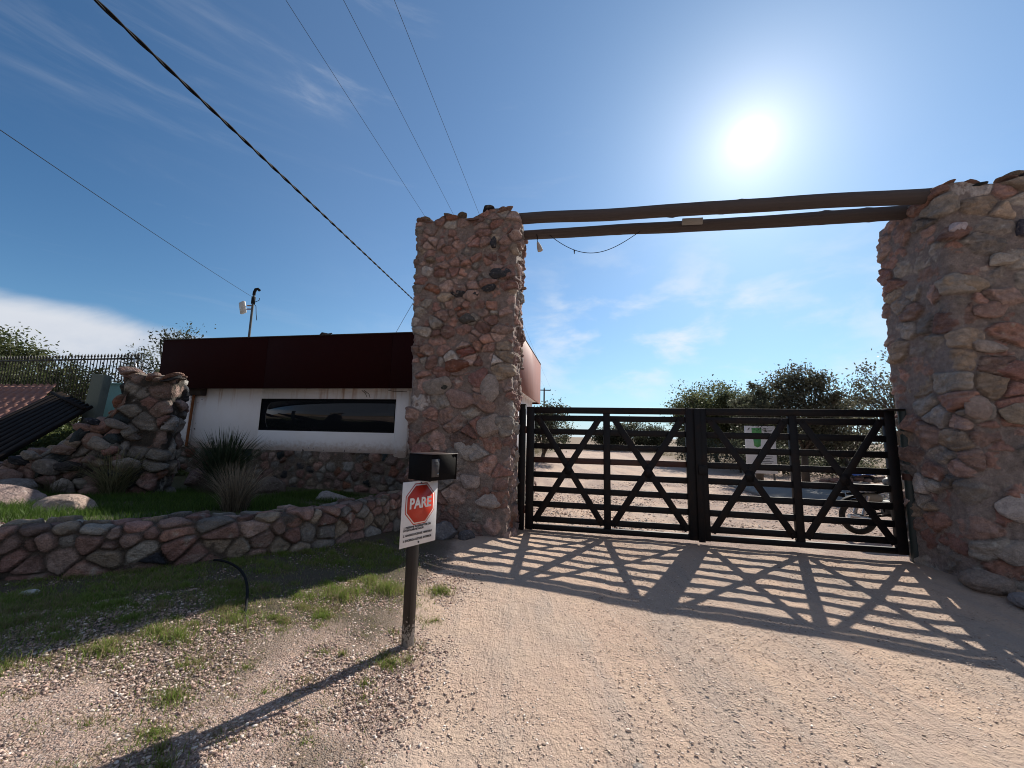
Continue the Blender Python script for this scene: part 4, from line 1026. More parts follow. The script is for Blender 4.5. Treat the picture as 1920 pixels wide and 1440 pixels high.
clump('grass_clump', 'low grey brown withered clump between the green spiky clump and the stepped wall', -4.75, -1.25, 600, .42, .22, (.09, .075, .05), (.16, .13, .09), 74, (.003, .005), (.3, 1.3))
clump('grass_clump', 'small dark tuft against the stepped wall behind the boulders', -5.9, -2.55, 380, .40, .15, (.07, .075, .04), (.15, .13, .07), 75, (.003, .006), (.2, 1.2))

# ------------------------------------------------------------------ rocks as things
def place_rock(label, u, n, z, size, base, seed, rotz=0, tilt=(0, 0), sub=5, cuts=9, name='boulder', cat='rock', rough=.06, group=None, cutlo=.62):
    rg = np.random.default_rng(seed); V, F = rock(rg, size, sub, cuts, rough, cutlo); me = new_mesh(name, V, F, M['stone'], True, rock_col(rg, V*3, base))
    o = link(name, me, label=label, cat=cat, group=group); o.location = W(u, n, z); o.rotation_euler = (tilt[0], tilt[1], YAW+rotz); return o
place_rock('rounded pink and grey boulder cut off by the left edge of the photo', -5.22, -3.35, .69, (.40, .29, .20), (.27, .20, .18), 81, .2, (0, .12), cutlo=.75)
place_rock('speckled pink granite boulder in sun on the lawn', -4.36, -3.32, .67, (.29, .22, .165), (.36, .27, .225), 82, -.1, cutlo=.85, cuts=4, rough=.05)
place_rock('flat grey stone lying on the lawn in front of the plinth', -3.1, -.72, .46, (.30, .20, .125), (.30, .28, .27), 83, .0)
place_rock('large angular pale stone against the foot of the stepped wall', -6.28, -2.22, .86, (.25, .13, .17), (.34, .34, .34), 84, .1)
place_rock('dark red rock behind the spiky grass clump', -5.9, -.45, .62, (.36, .25, .22), (.15, .10, .09), 85, .4)
place_rock('dark angular rock among the dry grass by the plinth', -4.55, -.45, .52, (.30, .22, .20), (.14, .115, .10), 86, 1.0)
place_rock('grey angular block resting against the foot of the left pillar', -.98, -1.22, .18, (.22, .14, .165), (.16, .155, .165), 87, .5, (.1, .15), cuts=12)
place_rock('small dark rock beside the grey block at the pillar foot', -.66, -1.10, .13, (.12, .10, .11), (.11, .105, .115), 88, .2, cuts=12)
place_rock('small white stone lying in the shaded grass below the curved wall', -2.86, -4.33, .37, (.075, .045, .03), (.50, .48, .46), 89, .1, sub=4, name='stone')
place_rock('large flat grey stone on the ground in front of the right pillar', 5.62, -1.42, -.04, (.30, .22, .10), (.26, .24, .24), 90, -.2, (0, .05))
place_rock('rounded stone at the foot of the right pillar next to the gate post', 5.42, -1.0, .03, (.22, .20, .13), (.25, .20, .17), 91, .3)
place_rock('dark half buried rock at the left end of the lawn', -6.2, -2.75, .74, (.30, .2, .12), (.20, .18, .17), 92, .3)
for i, (x, y, s_, c_, lb) in enumerate([(.62, 1.98, .018, (.50, .42, .36), 'pale pebble, the one farthest left on the sunlit dirt'), (-.33, 1.72, .022, (.48, .44, .42), 'white pebble by the edge of the gravel verge'),
        (2.02, 1.98, .024, (.46, .40, .36), 'large pale pebble lying on the right of the sunlit dirt')]):
    rg = np.random.default_rng(200+i); V, F = rock(rg, (s_*1.5, s_, s_*.6), 3, 9); o = link('stone', new_mesh('stone', V, F, M['stone'], True, rock_col(rg, V*20, c_)), label=lb, cat='pebble'); o.location = (x, y, float(ground(x, y))+s_*.2); o.rotation_euler = (0, 0, i*1.3)

# ------------------------------------------------------------------ loose gravel: pebbles scattered on the ground
def pebbles(N, xr, yr, sz, seed, dens, cols, flat=.55, smooth=False):
    rg = np.random.default_rng(seed); x = rg.uniform(*xr, N); y = yr[0]+(yr[1]-yr[0])*rg.uniform(0, 1, N)**1.2; k = dens(x, y, rg); x, y = x[k], y[k]; N = len(x)
    V0, F0 = ICO[1]; s = sz[0]*(sz[1]/sz[0])**(rg.uniform(0, 1, N)**2.6)
    nv = len(V0); V = np.repeat(V0[None], N, 0)*(1+rg.normal(0, .16, (N, nv, 1)))
    sc3 = np.stack([rg.uniform(.8, 1.6, N), rg.uniform(.6, 1.1, N), rg.uniform(.35, .9, N)*flat*1.4], -1)*s[:, None]; V = V*sc3[:, None, :]
    a = rg.uniform(0, 6.28, N); ca, sa = np.cos(a)[:, None], np.sin(a)[:, None]; X = V[..., 0]*ca-V[..., 1]*sa; Y = V[..., 0]*sa+V[..., 1]*ca
    V = np.stack([X+x[:, None], Y+y[:, None], V[..., 2]+(ground(x, y)+.15*sc3[:, 2])[:, None]], -1)
    F = (F0[None]+(np.arange(N)*nv)[:, None, None]).reshape(-1, 3)
    ci = rg.integers(0, len(cols), N); c = np.array(cols)[ci]*rg.uniform(.75, 1.25, N)[:, None]; C = np.repeat(c, nv, 0)
    return V.reshape(-1, 3), F, C
PC = [(.44, .31, .25), (.50, .37, .31), (.38, .26, .22), (.55, .44, .38), (.32, .24, .21), (.62, .54, .48), (.20, .15, .14), (.46, .31, .25)]
PR = [(.50, .38, .31), (.56, .45, .38), (.48, .37, .31), (.64, .56, .50), (.40, .30, .25), (.22, .16, .13), (.47, .38, .30)]
V1, F1, C1 = pebbles(150000, (-4.2, -.2), (.95, 4.8), (.0026, .011), 301, lambda x, y, r: (x < -.5+.13*r.normal(size=len(x))) & ((y-3.15-(x+3.9)*.62 < -1.0) | (r.uniform(size=len(x)) < .16)) & (np.abs(x/np.maximum(y, .1)) < 1.55), PC, .62)
V3, F3, C3 = pebbles(70000, (-1.0, 7), (.95, 7.5), (.0028, .010), 302, lambda x, y, r: (x > -.7) & (np.abs(x/np.maximum(y, .1)) < 1.5), PR, .17)
V5, F5, C5 = pebbles(26000, (-.8, 10), (6.8, 15), (.008, .026), 303, lambda x, y, r: (fbm(np.stack([x*.5, y*.9, x*0], -1), 2, 6) > -.15), PC+[(.40, .38, .36), (.30, .29, .28), (.50, .48, .45)], .6)
V, F, C = np.concatenate([V1, V3, V5]), np.concatenate([F1, F3+len(V1), F5+len(V1)+len(V3)]), np.concatenate([C1, C3, C5])
link('gravel', new_mesh('gravel', V, F, M['pebble'], False, C), label='loose gravel scattered over the verge and the dirt driveway', cat='gravel', kind='stuff')

# ------------------------------------------------------------------ black hose
mb = MB(); c0 = W(-2.24, -3.50, .40); c1 = np.array([-1.76, 2.76, float(ground(-1.76, 2.76))-.02])
pts = []
for t_ in np.linspace(0, 1, 24):
    p = c0*(1-t_)+c1*t_; s_ = math.sin(math.pi*t_**.8); p = p+np.array([.13*s_, .03*s_, .055*s_]); pts.append(p)
mb.tube(pts, .0095, 10); mb.build('black_hose', M['plastic_black'], smooth=True, label='black plastic pipe arching from the curved wall down to the verge', cat='pipe')

# ------------------------------------------------------------------ PARE sign and intercom box on its post
SB = (-.675, 2.85); sz0 = float(ground(*SB))
E1 = np.array([.62, .785, 0]); E1 /= np.linalg.norm(E1); EB = np.array([E1[1], -E1[0], 0]); ang = math.atan2(E1[1], E1[0])
def text_mesh(body, size, extr, bold=0.0, align='CENTER', sx=1.0, shear=0):
    cu = bpy.data.curves.new('txt', 'FONT'); cu.body = body; cu.size = size; cu.extrude = extr; cu.offset = bold; cu.align_x = align; cu.align_y = 'CENTER'; cu.resolution_u = 3
    ob = bpy.data.objects.new('txt', cu); COL.objects.link(ob); dg = bpy.context.evaluated_depsgraph_get(); me = bpy.data.meshes.new_from_object(ob.evaluated_get(dg))
    bpy.data.objects.remove(ob); V = np.array([v.co[:] for v in me.vertices]); F = [tuple(p.vertices) for p in me.polygons]; bpy.data.meshes.remove(me)
    V[:, 0] *= sx; return np.stack([V[:, 0], -V[:, 2], V[:, 1]], -1), F       # text in the x-z plane, facing -y
def add_text(parent, name, body, x, z, y, size, mat, bold=0, align='CENTER', sx=1.0, extr=.0012):
    V, F = text_mesh(body, size, extr, bold, align, sx); V = V+[x, y, z]; return link(name, new_mesh(name, V, F, mat), parent)
t = thing('stop_sign_post', 'leaning black post with a white PARE stop board', 'sign', (SB[0], SB[1], sz0-.05), ang)
def m_postpaint():
    m, k, bs = material('post_paint'); P = objco(k); sp = k.new('ShaderNodeSeparateXYZ'); k.set(sp.inputs[0], P)
    n = k.noise(P, 55, 5, .7); n2 = k.noise(P, 5, 3, .5)
    ch = k.smooth(k.math('SUBTRACT', n, k.math('MULTIPLY', sp.outputs[2], 1.3)), .30, .36)
    c = k.mix(k.math('MULTIPLY', n2, .6), (.0065, .0048, .0048, 1), (.013, .009, .008, 1)); c = k.mix(ch, c, (.33, .31, .29, 1))
    k.set(bs.inputs['Base Color'], c); bs.inputs['Roughness'].default_value = .5
m_postpaint()
mb = MB(); pr = Matrix.Rotation(rad(-12), 3, 'Z'); mb.obox((0, 0, .56), np.array(pr), (.032, .032, .56), .004); mb.build('post', M['post_paint'], t)
bz0, bz1 = .70+.018, 1.165+.018-.03; bw = .155
# board in front (local -y), slightly tilted like the photo
mb = MB(); by = -.052; mb.box((-bw, by-.004, bz0), (bw, by, bz1), .001); bd = mb.build('board', M['white_board'], t)
oc = lambda R_: [(R_*math.cos(rad(22.5+45*i)), R_*math.sin(rad(22.5+45*i))*1.10) for i in range(8)]
ocz = bz1-.155
for R_, d_, mt, nm in ((.138, .0060, 'sign_red', 'octagon_edge'), (.132, .0068, 'sign_white', 'octagon_border'), (.1235, .0076, 'sign_red', 'octagon')):
    mb = MB(); mb.prism([(x, z+ocz) for x, z in oc(R_)], by-d_, by-d_+.0008); mb.build(nm, M[mt], bd)
add_text(bd, 'lettering', 'PARE', 0, ocz+.002, by-.0088, .098, M['sign_white'], .0032, sx=.86, extr=.0006)
lines = [('1. PRESIONE INTERRUPTOR DEL', bz0+.128, -.132), ('INTERCOMUNICADOR', bz0+.110, -.132), ('2. APAGUE LUCES DEL VEHICULO', bz0+.076, -.132), ('3. ENCIENDA LUZ DEL INTERIOR', bz0+.042, -.132)]
for s_, z_, x_ in lines: add_text(bd, 'lettering', s_, x_, z_, by-.0056, .0185, M['sign_black'], .0007, 'LEFT', .90, .0005)
mb = MB(); mb.tube([(0, by-.004, bz0+.018), (0, by-.009, bz0+.018)], .006, 8); mb.build('screw', M['sign_black'], bd)
mb = MB(); mb.tube([(0, by-.004, bz1-.015), (0, by-.009, bz1-.015)], .006, 8); mb.build('screw', M['sign_black'], bd)
# intercom box
t = thing('intercom_box', 'black metal box with a grey intercom panel on top of the PARE post', 'box', (-.575, 2.925, sz0-.05+1.155), ang)
mb = MB(); w_, d_, h_ = .125, .125, .185
mb.box((-w_, -d_, 0), (-w_+.006, d_, h_)); mb.box((w_-.006, -d_, 0), (w_, d_, h_)); mb.box((-w_+.006, d_-.006, 0), (w_-.006, d_, h_)); mb.box((-w_+.006, -d_+.02, .001), (w_-.006, d_-.006, .006)); mb.build('housing', M['black_metal'], t)
mb = MB(); mb.box((-w_-.004, -d_-.006, h_), (w_+.004, d_+.004, h_+.004), .001); mb.build('lid', M['brown_metal'], t)
mb = MB(); mb.box((-w_+.006, -d_+.008, .0065), (w_-.006, -d_+.013, h_)); mb.build('back_plate', M['black_metal'], t)
mb = MB(); mb.box((-.117, -d_-.004, .03), (-.050, -d_+.0075, .155)); ip = mb.build('intercom_panel', M['plastic_grey'], t)
mb = MB(); mb.tube([(-.063, -d_-.004, .05), (-.063, -d_-.008, .05)], .006, 10); mb.build('button', M['steel'], ip)
mb = MB()
for i in range(4): mb.box((-.105, -d_-.006, .10+i*.01), (-.065, -d_-.0042, .104+i*.01), .0005)
mb.build('speaker_grille', M['sign_black'], ip)

# ------------------------------------------------------------------ overhead cables
def catenary(p, q, sag, n=60): 
    p = np.array(p, float); q = np.array(q, float); return [p+(q-p)*t_-np.array([0, 0, sag*4*t_*(1-t_)]) for t_ in np.linspace(0, 1, n)]
def twisted(pts, R_, r_, pitch, k=2):
    out = []; P = np.array(pts); L = np.concatenate([[0], np.cumsum(np.linalg.norm(np.diff(P, axis=0), axis=1))]); n = int(L[-1]/.025); s = np.linspace(0, L[-1], n); Q = np.stack([np.interp(s, L, P[:, i]) for i in range(3)], 1)
    d = np.gradient(Q, axis=0); d /= np.linalg.norm(d, axis=1)[:, None]; e = np.cross(d, [0, 0, 1.0]); e /= np.linalg.norm(e, axis=1)[:, None]; g = np.cross(d, e)
    for j in range(k):
        a = s/pitch*2*math.pi+j*2*math.pi/k; out.append(Q+R_*(np.cos(a)[:, None]*e+np.sin(a)[:, None]*g))
    return out
def ext(p, q, t_): p = np.array(p, float); q = np.array(q, float); return p+(q-p)*t_
mb = MB(); a_, b_ = np.array([-2.82, 2.2, 4.35]), np.array([-2.42, 9.0, 4.74])
for st in twisted(catenary(ext(a_, b_, -.35), b_+(b_-a_)*.03, .0), .0075, .0085, .42): mb.tube(list(st), .0085, 6)
mb.build('service_cable', M['plastic_black'], smooth=True, label='thick twisted black cable crossing the sky to the guardhouse', cat='cable')
mb = MB(); mb.tube(catenary((-3.83, 1.32, 3.84), W(-7.33, 1.5, 4.88), .04), .0035, 6); mb.build('aerial_cable', M['plastic_black'], label='thin dark cable running from the left down to the antenna mast', cat='cable')
mb = MB(); mb.tube([b_, np.array([-2.75, 9.2, 4.25]), np.array([-3.15, 9.4, 3.6])], .005, 5); mb.build('stay_wire', M['plastic_grey'], label='thin stay wire slanting from the twisted cable down to the guardhouse roof', cat='wire')

def utility_pole(label, x, y, H, arm, rz, group='far utility poles', r=.11):
    t = thing('utility_pole', label, 'utility pole', (x, y, -.1), rz, group)
    mb = MB(); mb.tube([(0, 0, 0), (0, 0, H)], [r*1.3, r], 8); mb.build('pole', M['pole_wood'], t)
    mb = MB(); mb.box((-arm, -.06, H-.35), (arm, .06, H-.2)); mb.build('crossarm', M['pole_wood'], t)
    for q in (-arm*.93, 0.0, arm*.93):
        mb = MB(); z_ = H-.2 if q else H; mb.tube([(q, 0, z_), (q, 0, z_+.16)], [.05, .03], 6); mb.build('insulator', M['plastic_grey'], t)
    return t
utility_pole('nearest far utility pole, standing clear beside the guardhouse corner', 5.0, 59, 8.95, 1.0, 0)
utility_pole('utility pole seen over the middle of the left gate leaf', 41.5, 134, 9.0, 1.9, 0, r=.22)
utility_pole('short utility pole just behind the nearest one, low over the gate', 11.0, 105, 8.3, 1.6, 0, r=.16)
pd = np.array([5.0+2.4, 59-10.]); 
for i, (off, nm) in enumerate(((-.93, 'leftmost of the three thin power lines running overhead to the far pole'), (0.0, 'middle one of the three thin power lines running overhead to the far pole'), (.93, 'rightmost of the three thin power lines running overhead to the far pole'))):
    mb = MB(); p = (-2.4-.151*16+off, -6., 9.0+(.1 if off == 0 else 0)); q = (5.0+off, 59, 9.0+(.2 if off == 0 else 0)); mb.tube(catenary(p, q, .35, 50), .0045, 5)
    mb.build('power_line', M['cable_grey'], label=nm, cat='power line', group='power lines overhead')

# ------------------------------------------------------------------ things at the far left behind the stepped wall
# picket railing
t = thing('picket_fence', 'dark iron picket fence on the bank at the far left', 'fence', W(-10.6, 1.42, 2.3))
pf = []; x0 = -5.4
mb = MB(); mb.box((x0, -.015, 1.02), (.05, .015, 1.06)); mb.build('rail', M['fence_dark'], t)
mb = MB(); mb.box((x0, -.015, -.12), (.05, .015, -.08)); mb.build('rail', M['fence_dark'], t)
for i in range(47):
    x = -i*.115; mb = MB(); mb.tube([(x, 0, -.45), (x, 0, 1.08), (x, 0, 1.12), (x, 0, 1.19)], [.012, .012, .028, .002], 6); mb.build('picket', M['fence_dark'], t)
# sloping slatted handrail panel
a_ = Wa(np.array([[-7.71, -1.18, 1.86]]))[0]; b_ = Wa(np.array([[-9.83, -.47, 2.23]]))[0]; c_ = Wa(np.array([[-7.22, -2.41, 1.04]]))[0]
run = (c_-a_); run = run/np.linalg.norm(run); L_ = 3.6
t = thing('slatted_panel', 'sloping dark slatted metal panel leaning over the stepped wall', 'panel', a_, 0)
cr = (b_-a_); crL = np.linalg.norm(cr); crn = cr/crL; nrm = np.cross(run, crn); nrm /= np.linalg.norm(nrm)
for i in range(9):
    p = crn*(crL*(i+.5)/9); mb = MB(); mb.bar(p, p+run*L_, crL/9*.62, .05, up=nrm); mb.build('slat', M['rail_dark'], t)
for s_ in (.1, 1.7, 3.3):
    mb = MB(); mb.bar(run*s_-nrm*.045, run*s_+cr-nrm*.045, .06, .03, up=nrm); mb.build('crossbar', M['rail_dark'], t)
mb = MB(); p0 = W(-8.15, -.92, .8); mb.box((-.10, -.10, 0), (.10, .10, 1.72), .01)
V = None
o = mb.build('bollard_post', M['post_concrete'], label='weathered grey green post standing behind the stepped wall', cat='post'); o.location = p0; o.rotation_euler = (rad(-1), rad(3), YAW+.4)
# tiled wall/roof
def tiled_roof():
    t = thing('tiled_shed', 'low shed roof of terracotta tiles at the far left', 'roof', W(-14.5, .4, 1.0))
    nx, ny = 150, 60; X, Y = np.meshgrid(np.linspace(0, 3.35, nx), np.linspace(0, 1, ny), indexing='ij')
    course = (Y*7) % 1.0; z = .05*np.abs(np.cos(X*math.pi/.22))+.035*(1-course)
    V = np.stack([X*(1+.55*(1-Y))-.3, -1.5*(1-Y), .45+1.0*Y+z], -1).reshape(-1, 3)
    link('tiles', new_mesh('tiles', V, grid_faces(nx, ny, False), M['roof_tile'], False), t)
    mb = MB(); mb.box((.05, -.2, -.8), (2.75, 0, 1.3)); mb.build('wall', M['post_concrete'], t)
tiled_roof()
t = thing('teal_cabinet', 'pale teal cabinet glimpsed behind the post at the far left', 'cabinet', W(-9.95, .75, .8))
mb = MB(); mb.box((-.3, -.2, 0), (.8, .4, 1.72)); mb.build('cabinet', M['teal_paint'], t)
mb = MB(); mb.box((-.32, -.22, 1.72), (.82, .42, 1.76)); mb.build('lid', M['teal_paint'], t)
t = thing('street_light', 'thin slanting lamp bracket at the end of the picket fence', 'bracket', W(-10.35, 1.2, 2.3))
mb = MB(); mb.tube([(-.1, 0, 1.0), (0, 0, .85), (.12, 0, .55)], .016, 6); mb.build('arm', M['steel'], t)
mb = MB(); mb.box((-.25, -.03, .48), (.5, .03, .53)); mb.build('bar', M['fence_dark'], t)

# ------------------------------------------------------------------ trees
def tree(name, label, base, H, spread, nclu, leaves, lsize, ca, cb, seed, trunk_h=.35, squash=.75, group=None, sparse=1.0, trunk_r=.12, aspect=.45, cat='tree', clump_r=.17, droop=0):
    rg = np.random.default_rng(seed); t = thing(name, label, cat, (base[0], base[1], base[2]), 0, group)
    mb = MB(); th = H*trunk_h; lean = rg.normal(0, .06, 2)*H
    tp = [np.array([0, 0, -.2]), np.array([lean[0]*.3, lean[1]*.3, th*.5]), np.array([lean[0], lean[1], th])]
    mb.tube(tp, [trunk_r*1.25, trunk_r, trunk_r*.8], 8)
    top = tp[-1]; cz = th+(H-th)*.48; clus = []
    for i in range(nclu):
        while True:
            d = rg.normal(size=3); d /= np.linalg.norm(d); q = d*rg.uniform(.35, 1)**.6
            if q[2] > -.75: break
        p = np.array([lean[0]+q[0]*spread*rg.uniform(.75, 1.1), lean[1]+q[1]*spread*rg.uniform(.75, 1.1), cz+q[2]*(H-th)*.52]); clus.append(p)
    limbs = []
    nl = max(4, nclu//7)
    for j in range(nl):
        p = clus[j*7 % nclu]; mid = (top*.5+p*.5)+rg.normal(0, .08, 3)*spread; mid[2] -= .06*H
        mb.tube([top-[0, 0, .15*th*rg.uniform(0, 1)], mid, p], [trunk_r*.6, trunk_r*.33, trunk_r*.12], 6); limbs.append((mid, p))
    for p in clus:
        k = min(range(nl), key=lambda j: np.linalg.norm(limbs[j][0]-p)); a = limbs[k][0]; m_ = (a+p)/2+rg.normal(0, .05, 3)*spread
        mb.tube([a, m_, p], [trunk_r*.22, trunk_r*.12, trunk_r*.04], 4, cap=False)
        for _ in range(3): mb.tube([m_, p+rg.normal(0, clump_r*.8, 3)*spread], [trunk_r*.08, trunk_r*.03], 3, cap=False)
    mb.build('trunk', M['bark'], t)
    N = leaves; ci = rg.integers(0, nclu, N); wcl = rg.uniform(.55, 1.35, nclu)
    g = rg.normal(size=(N, 3))*clump_r*spread*wcl[ci][:, None]*[1, 1, squash]; P = np.array(clus)[ci]+g; P[:, 2] = np.maximum(P[:, 2], .1*H)
    a = rg.normal(size=(N, 3)); a /= np.linalg.norm(a, axis=1)[:, None]; b_ = rg.normal(size=(N, 3)); b_ -= a*(a*b_).sum(1)[:, None]; b_ /= np.linalg.norm(b_, axis=1)[:, None]
    s = lsize*rg.uniform(.55, 1.3, N)[:, None]; V = np.stack([P-a*s, P+b_*s*aspect, P+a*s, P-b_*s*aspect], 1).reshape(-1, 3); F = np.arange(N*4).reshape(-1, 4)
    cl = rg.uniform(.75, 1.25, nclu)[ci][:, None]; C = np.repeat(gcols(rg, N, ca, cb)*cl, 4, 0)
    link('crown', new_mesh('crown', V, F, M['leaf'], False, C.clip(0, 1)), t)
    return t
OL = ((.06, .075, .035), (.13, .14, .065)); DK = ((.05, .06, .04), (.095, .10, .065)); RD = ((.055, .058, .040), (.11, .105, .068)); GR = ((.05, .07, .025), (.12, .13, .055))
G_ = 'trees inside the property'
tree('bushy_tree', 'dense olive green tree left of the white notice board beyond the gate', (13.0, 24.5, 0), 5.0, 2.6, 90, 30000, .085, *OL, 401, group=G_, trunk_h=.25, clump_r=.15)
tree('bushy_tree', 'olive tree overlapping the dense one just behind the notice board', (15.2, 26.0, 0), 4.7, 2.2, 60, 17000, .085, *OL, 402, group=G_, trunk_h=.25, clump_r=.15)
tree('loose_tree', 'tallest loose dark tree directly above the right gate leaf', (11.3, 15.0, 0), 4.35, 1.7, 90, 14000, .062, *RD, 403, group=G_, trunk_h=.3, clump_r=.13)
tree('loose_tree', 'thin tree with an open crown between the olive trees and the tallest dark tree', (9.9, 15.6, 0), 4.0, 1.1, 44, 5200, .06, *DK, 404, group=G_, trunk_h=.35, clump_r=.14)
tree('loose_tree', 'low loose dark bush to the right of the tallest tree', (13.4, 15.2, 0), 3.7, 1.5, 56, 7000, .06, *RD, 405, group=G_, trunk_h=.25, clump_r=.14)
tree('sparse_tree', 'sparse twiggy tree half hidden by the right stone pillar', (9.45, 9.6, 0), 4.0, 1.35, 60, 4800, .042, *RD, 406, group=G_, trunk_h=.3, clump_r=.13, trunk_r=.08)
tree('bushy_tree', 'dark tree behind the guardhouse corner seen through the left gate bars', (1.7, 21.0, 0), 3.2, 1.6, 40, 7000, .075, *DK, 407, group=G_, trunk_h=.2, clump_r=.17)
tree('bushy_tree', 'dark bush left of the driveway just behind the guardhouse corner', (-.4, 16.0, 0), 2.6, 1.2, 30, 4500, .07, *DK, 408, group=G_, trunk_h=.2, clump_r=.17)
rg0 = np.random.default_rng(5)
names = ['low grey green bush at the end of the driveway, left one of the far row', 'rounded far bush right of the end of the driveway', 'wide far bush below the far utility pole', 'far bush between the utility pole and the olive trees', 'far dark bush hidden behind the centre stile of the gate', 'far bush behind the notice board', 'pale far bush right of the notice board']
for i, (x, y, h, s_) in enumerate([(11.6, 47, 2.7, 1.6), (14.2, 46, 3.5, 2.3), (17.0, 47, 2.9, 1.9), (21.2, 46, 3.0, 1.3), (20.6, 37, 3.2, 2.0), (23, 36, 3.4, 2.6), (28, 37, 3.0, 2.8)]):
    tree('far_bush', names[i], (x, y, 0), h, s_, 40, 7000, .12, *DK, 420+i, group='bushes at the end of the driveway', trunk_h=.15, clump_r=.2, squash=.8, cat='bush')
lowb = ['scrubby bush behind the notice board legs', 'scrubby bush right of the notice board', 'scrubby bush behind the junk pile', 'scrubby bush at the left of the dense olive tree', 'scrubby bush under the tallest dark tree']
for i, (x, y, h, s_) in enumerate([(11.2, 19, 1.5, 1.3), (12.6, 18, 1.3, 1.2), (16.0, 18.5, 1.5, 1.8), (10.6, 22, 1.7, 1.2), (13.6, 16.5, 1.2, 1.3)]):
    tree('scrub_bush', lowb[i], (x, y, 0), h, s_, 26, 2600, .06, *DK, 440+i, group='scrub along the right of the track', trunk_h=.12, clump_r=.2, cat='bush', trunk_r=.05)
G2 = 'trees behind the picket fence'
tree('bank_tree', 'tall dark tree with a feathery tip at the left edge of the photo', (-21.4, 15.6, .6), 4.8, 1.9, 70, 11000, .075, *GR, 451, group=G2, trunk_h=.3, clump_r=.15)
tree('bank_tree', 'broad yellow green tree behind the middle of the picket fence', (-16.2, 13.6, .5), 2.9, 2.2, 60, 11000, .065, *GR, 452, group=G2, trunk_h=.2, clump_r=.16)
tree('bank_tree', 'green tree filling the left half behind the picket fence', (-19.2, 13.5, .5), 3.2, 2.4, 60, 11000, .065, *GR, 453, group=G2, trunk_h=.2, clump_r=.16)
tree('bank_tree', 'sparse grey tree between the picket fence and the red fascia', (-13.0, 13.4, .6), 3.7, 1.1, 40, 2200, .055, *DK, 454, group=G2, trunk_h=.3, clump_r=.15)
tree('bank_tree', 'low sparse tree at the right end of the picket fence', (-14.5, 13.0, .6), 3.3, 1.1, 36, 3000, .055, *GR, 455, group=G2, trunk_h=.25, clump_r=.15)
tree('bank_tree', 'leafy tree top peeking over the left end of the red fascia', (-13.6, 15.6, .3), 5.4, .95, 24, 1300, .06, *DK, 456, group=G2, trunk_h=.6, clump_r=.2)
# ivy and weeds on the bank
rng = np.random.default_rng(461); N = 26000; u = rng.uniform(-12.5, -6.2, N); n = rng.uniform(-2.2, 1.0, N); pz = bed_z(u, n)
ok = (fbm(np.stack([u, n, u*0], -1)*1.3, 3, 9) > -.2) & (n > -1.75-.2*(-6.2-u)); u, n, pz = u[ok], n[ok], pz[ok]; N = len(u)
P = Wa(np.stack([u, n, pz+rng.uniform(0, .32, N)*(.6+fbm(np.stack([u, n, u*0], -1)*1.1, 2, 10))], -1)); a = rng.normal(size=(N, 3)); a /= np.linalg.norm(a, axis=1)[:, None]; b_ = np.cross(a, rng.normal(size=(N, 3))); b_ /= np.linalg.norm(b_, axis=1)[:, None]
s = rng.uniform(.02, .05, N)[:, None]; V = np.stack([P-a*s, P+b_*s*.6, P+a*s, P-b_*s*.6], 1).reshape(-1, 3)
link('weeds', new_mesh('weeds', V, np.arange(N*4).reshape(-1, 4), M['leaf'], False, np.repeat(gcols(rng, N, (.06, .09, .03), (.14, .16, .06)), 4, 0)), label='weeds and ivy covering the bank behind the stepped wall', cat='weeds', kind='stuff')
# dry scrub along the track
rng = np.random.default_rng(463); N = 30000; side_ = rng.uniform(0, 1, N) < .45; n = rng.uniform(5, 42, N); u = np.where(side_, rng.uniform(-6, -1.7, N), rng.uniform(8.6, 20, N)-.02*n)
ok = fbm(np.stack([u*.7, n*.35, u*0], -1), 3, 12) > -.05; u, n = u[ok], n[ok]; ok = ~((u < 0) & (n < 6)); u, n = u[ok], n[ok]
B = Wa(np.stack([u, n, 0*u], -1)); B[:, 2] = 0
V, F, C = blades(rng, B, rng.uniform(.12, .45, len(B)), rng.uniform(.01, .025, len(B)), rng.uniform(.2, 1.0, len(B)), gcols(rng, len(B), (.10, .10, .05), (.24, .19, .12)), 2)
link('dry_scrub', new_mesh('dry_scrub', V, F, M['grass'], True, C), label='low dry scrub growing along both sides of the track', cat='scrub', kind='stuff')

# ------------------------------------------------------------------ beyond the gate, right side
t = thing('notice_board', 'white notice board with green graphics standing beyond the gate', 'sign', W(7.55, 9.9, 0.0), YAW-.05)
mb = MB(); mb.box((-.52, -.02, .33), (.52, .02, 2.12)); bd = mb.build('board', M['white_board'], t)
for x in (-.42, .42):
    mb = MB(); mb.box((x-.03, .022, -.1), (x+.03, .07, 2.1)); mb.build('leg', M['galvanised'], t)
mb = MB(); mb.box((-.28, -.0245, 1.72), (.06, -.022, 2.04)); mb.prism([(-.24, 1.62), (.02, 1.62), (.0, 1.36), (-.11, 1.30), (-.22, 1.36)], -.0245, -.022); mb.box((-.24, -.0245, 1.2), (.02, -.022, 1.24)); mb.build('graphic', M['sign_green'], bd)
mb = MB()
for i in range(6): mb.box((.14, -.0235, 1.95-i*.05), (.42-(i % 3)*.05, -.022, 1.965-i*.05), .0005)
for i in range(8): mb.box((-.1, -.0235, .95-i*.06), (.40-(i % 3)*.06, -.022, .97-i*.06), .0005)
mb.build('text_lines', M['plastic_grey'], bd)
mb = MB(); mb.box((-1.5, -1.6, -.05), (1.7, 1.5, .05), .01)  # low flat slab in an even grey
o = mb.build('concrete_slab', M['concrete'], label='grey concrete slab lying beside the track in front of the notice board', cat='slab'); o.location = W(7.3, 6.8, 0.02); o.rotation_euler = (0, 0, YAW)
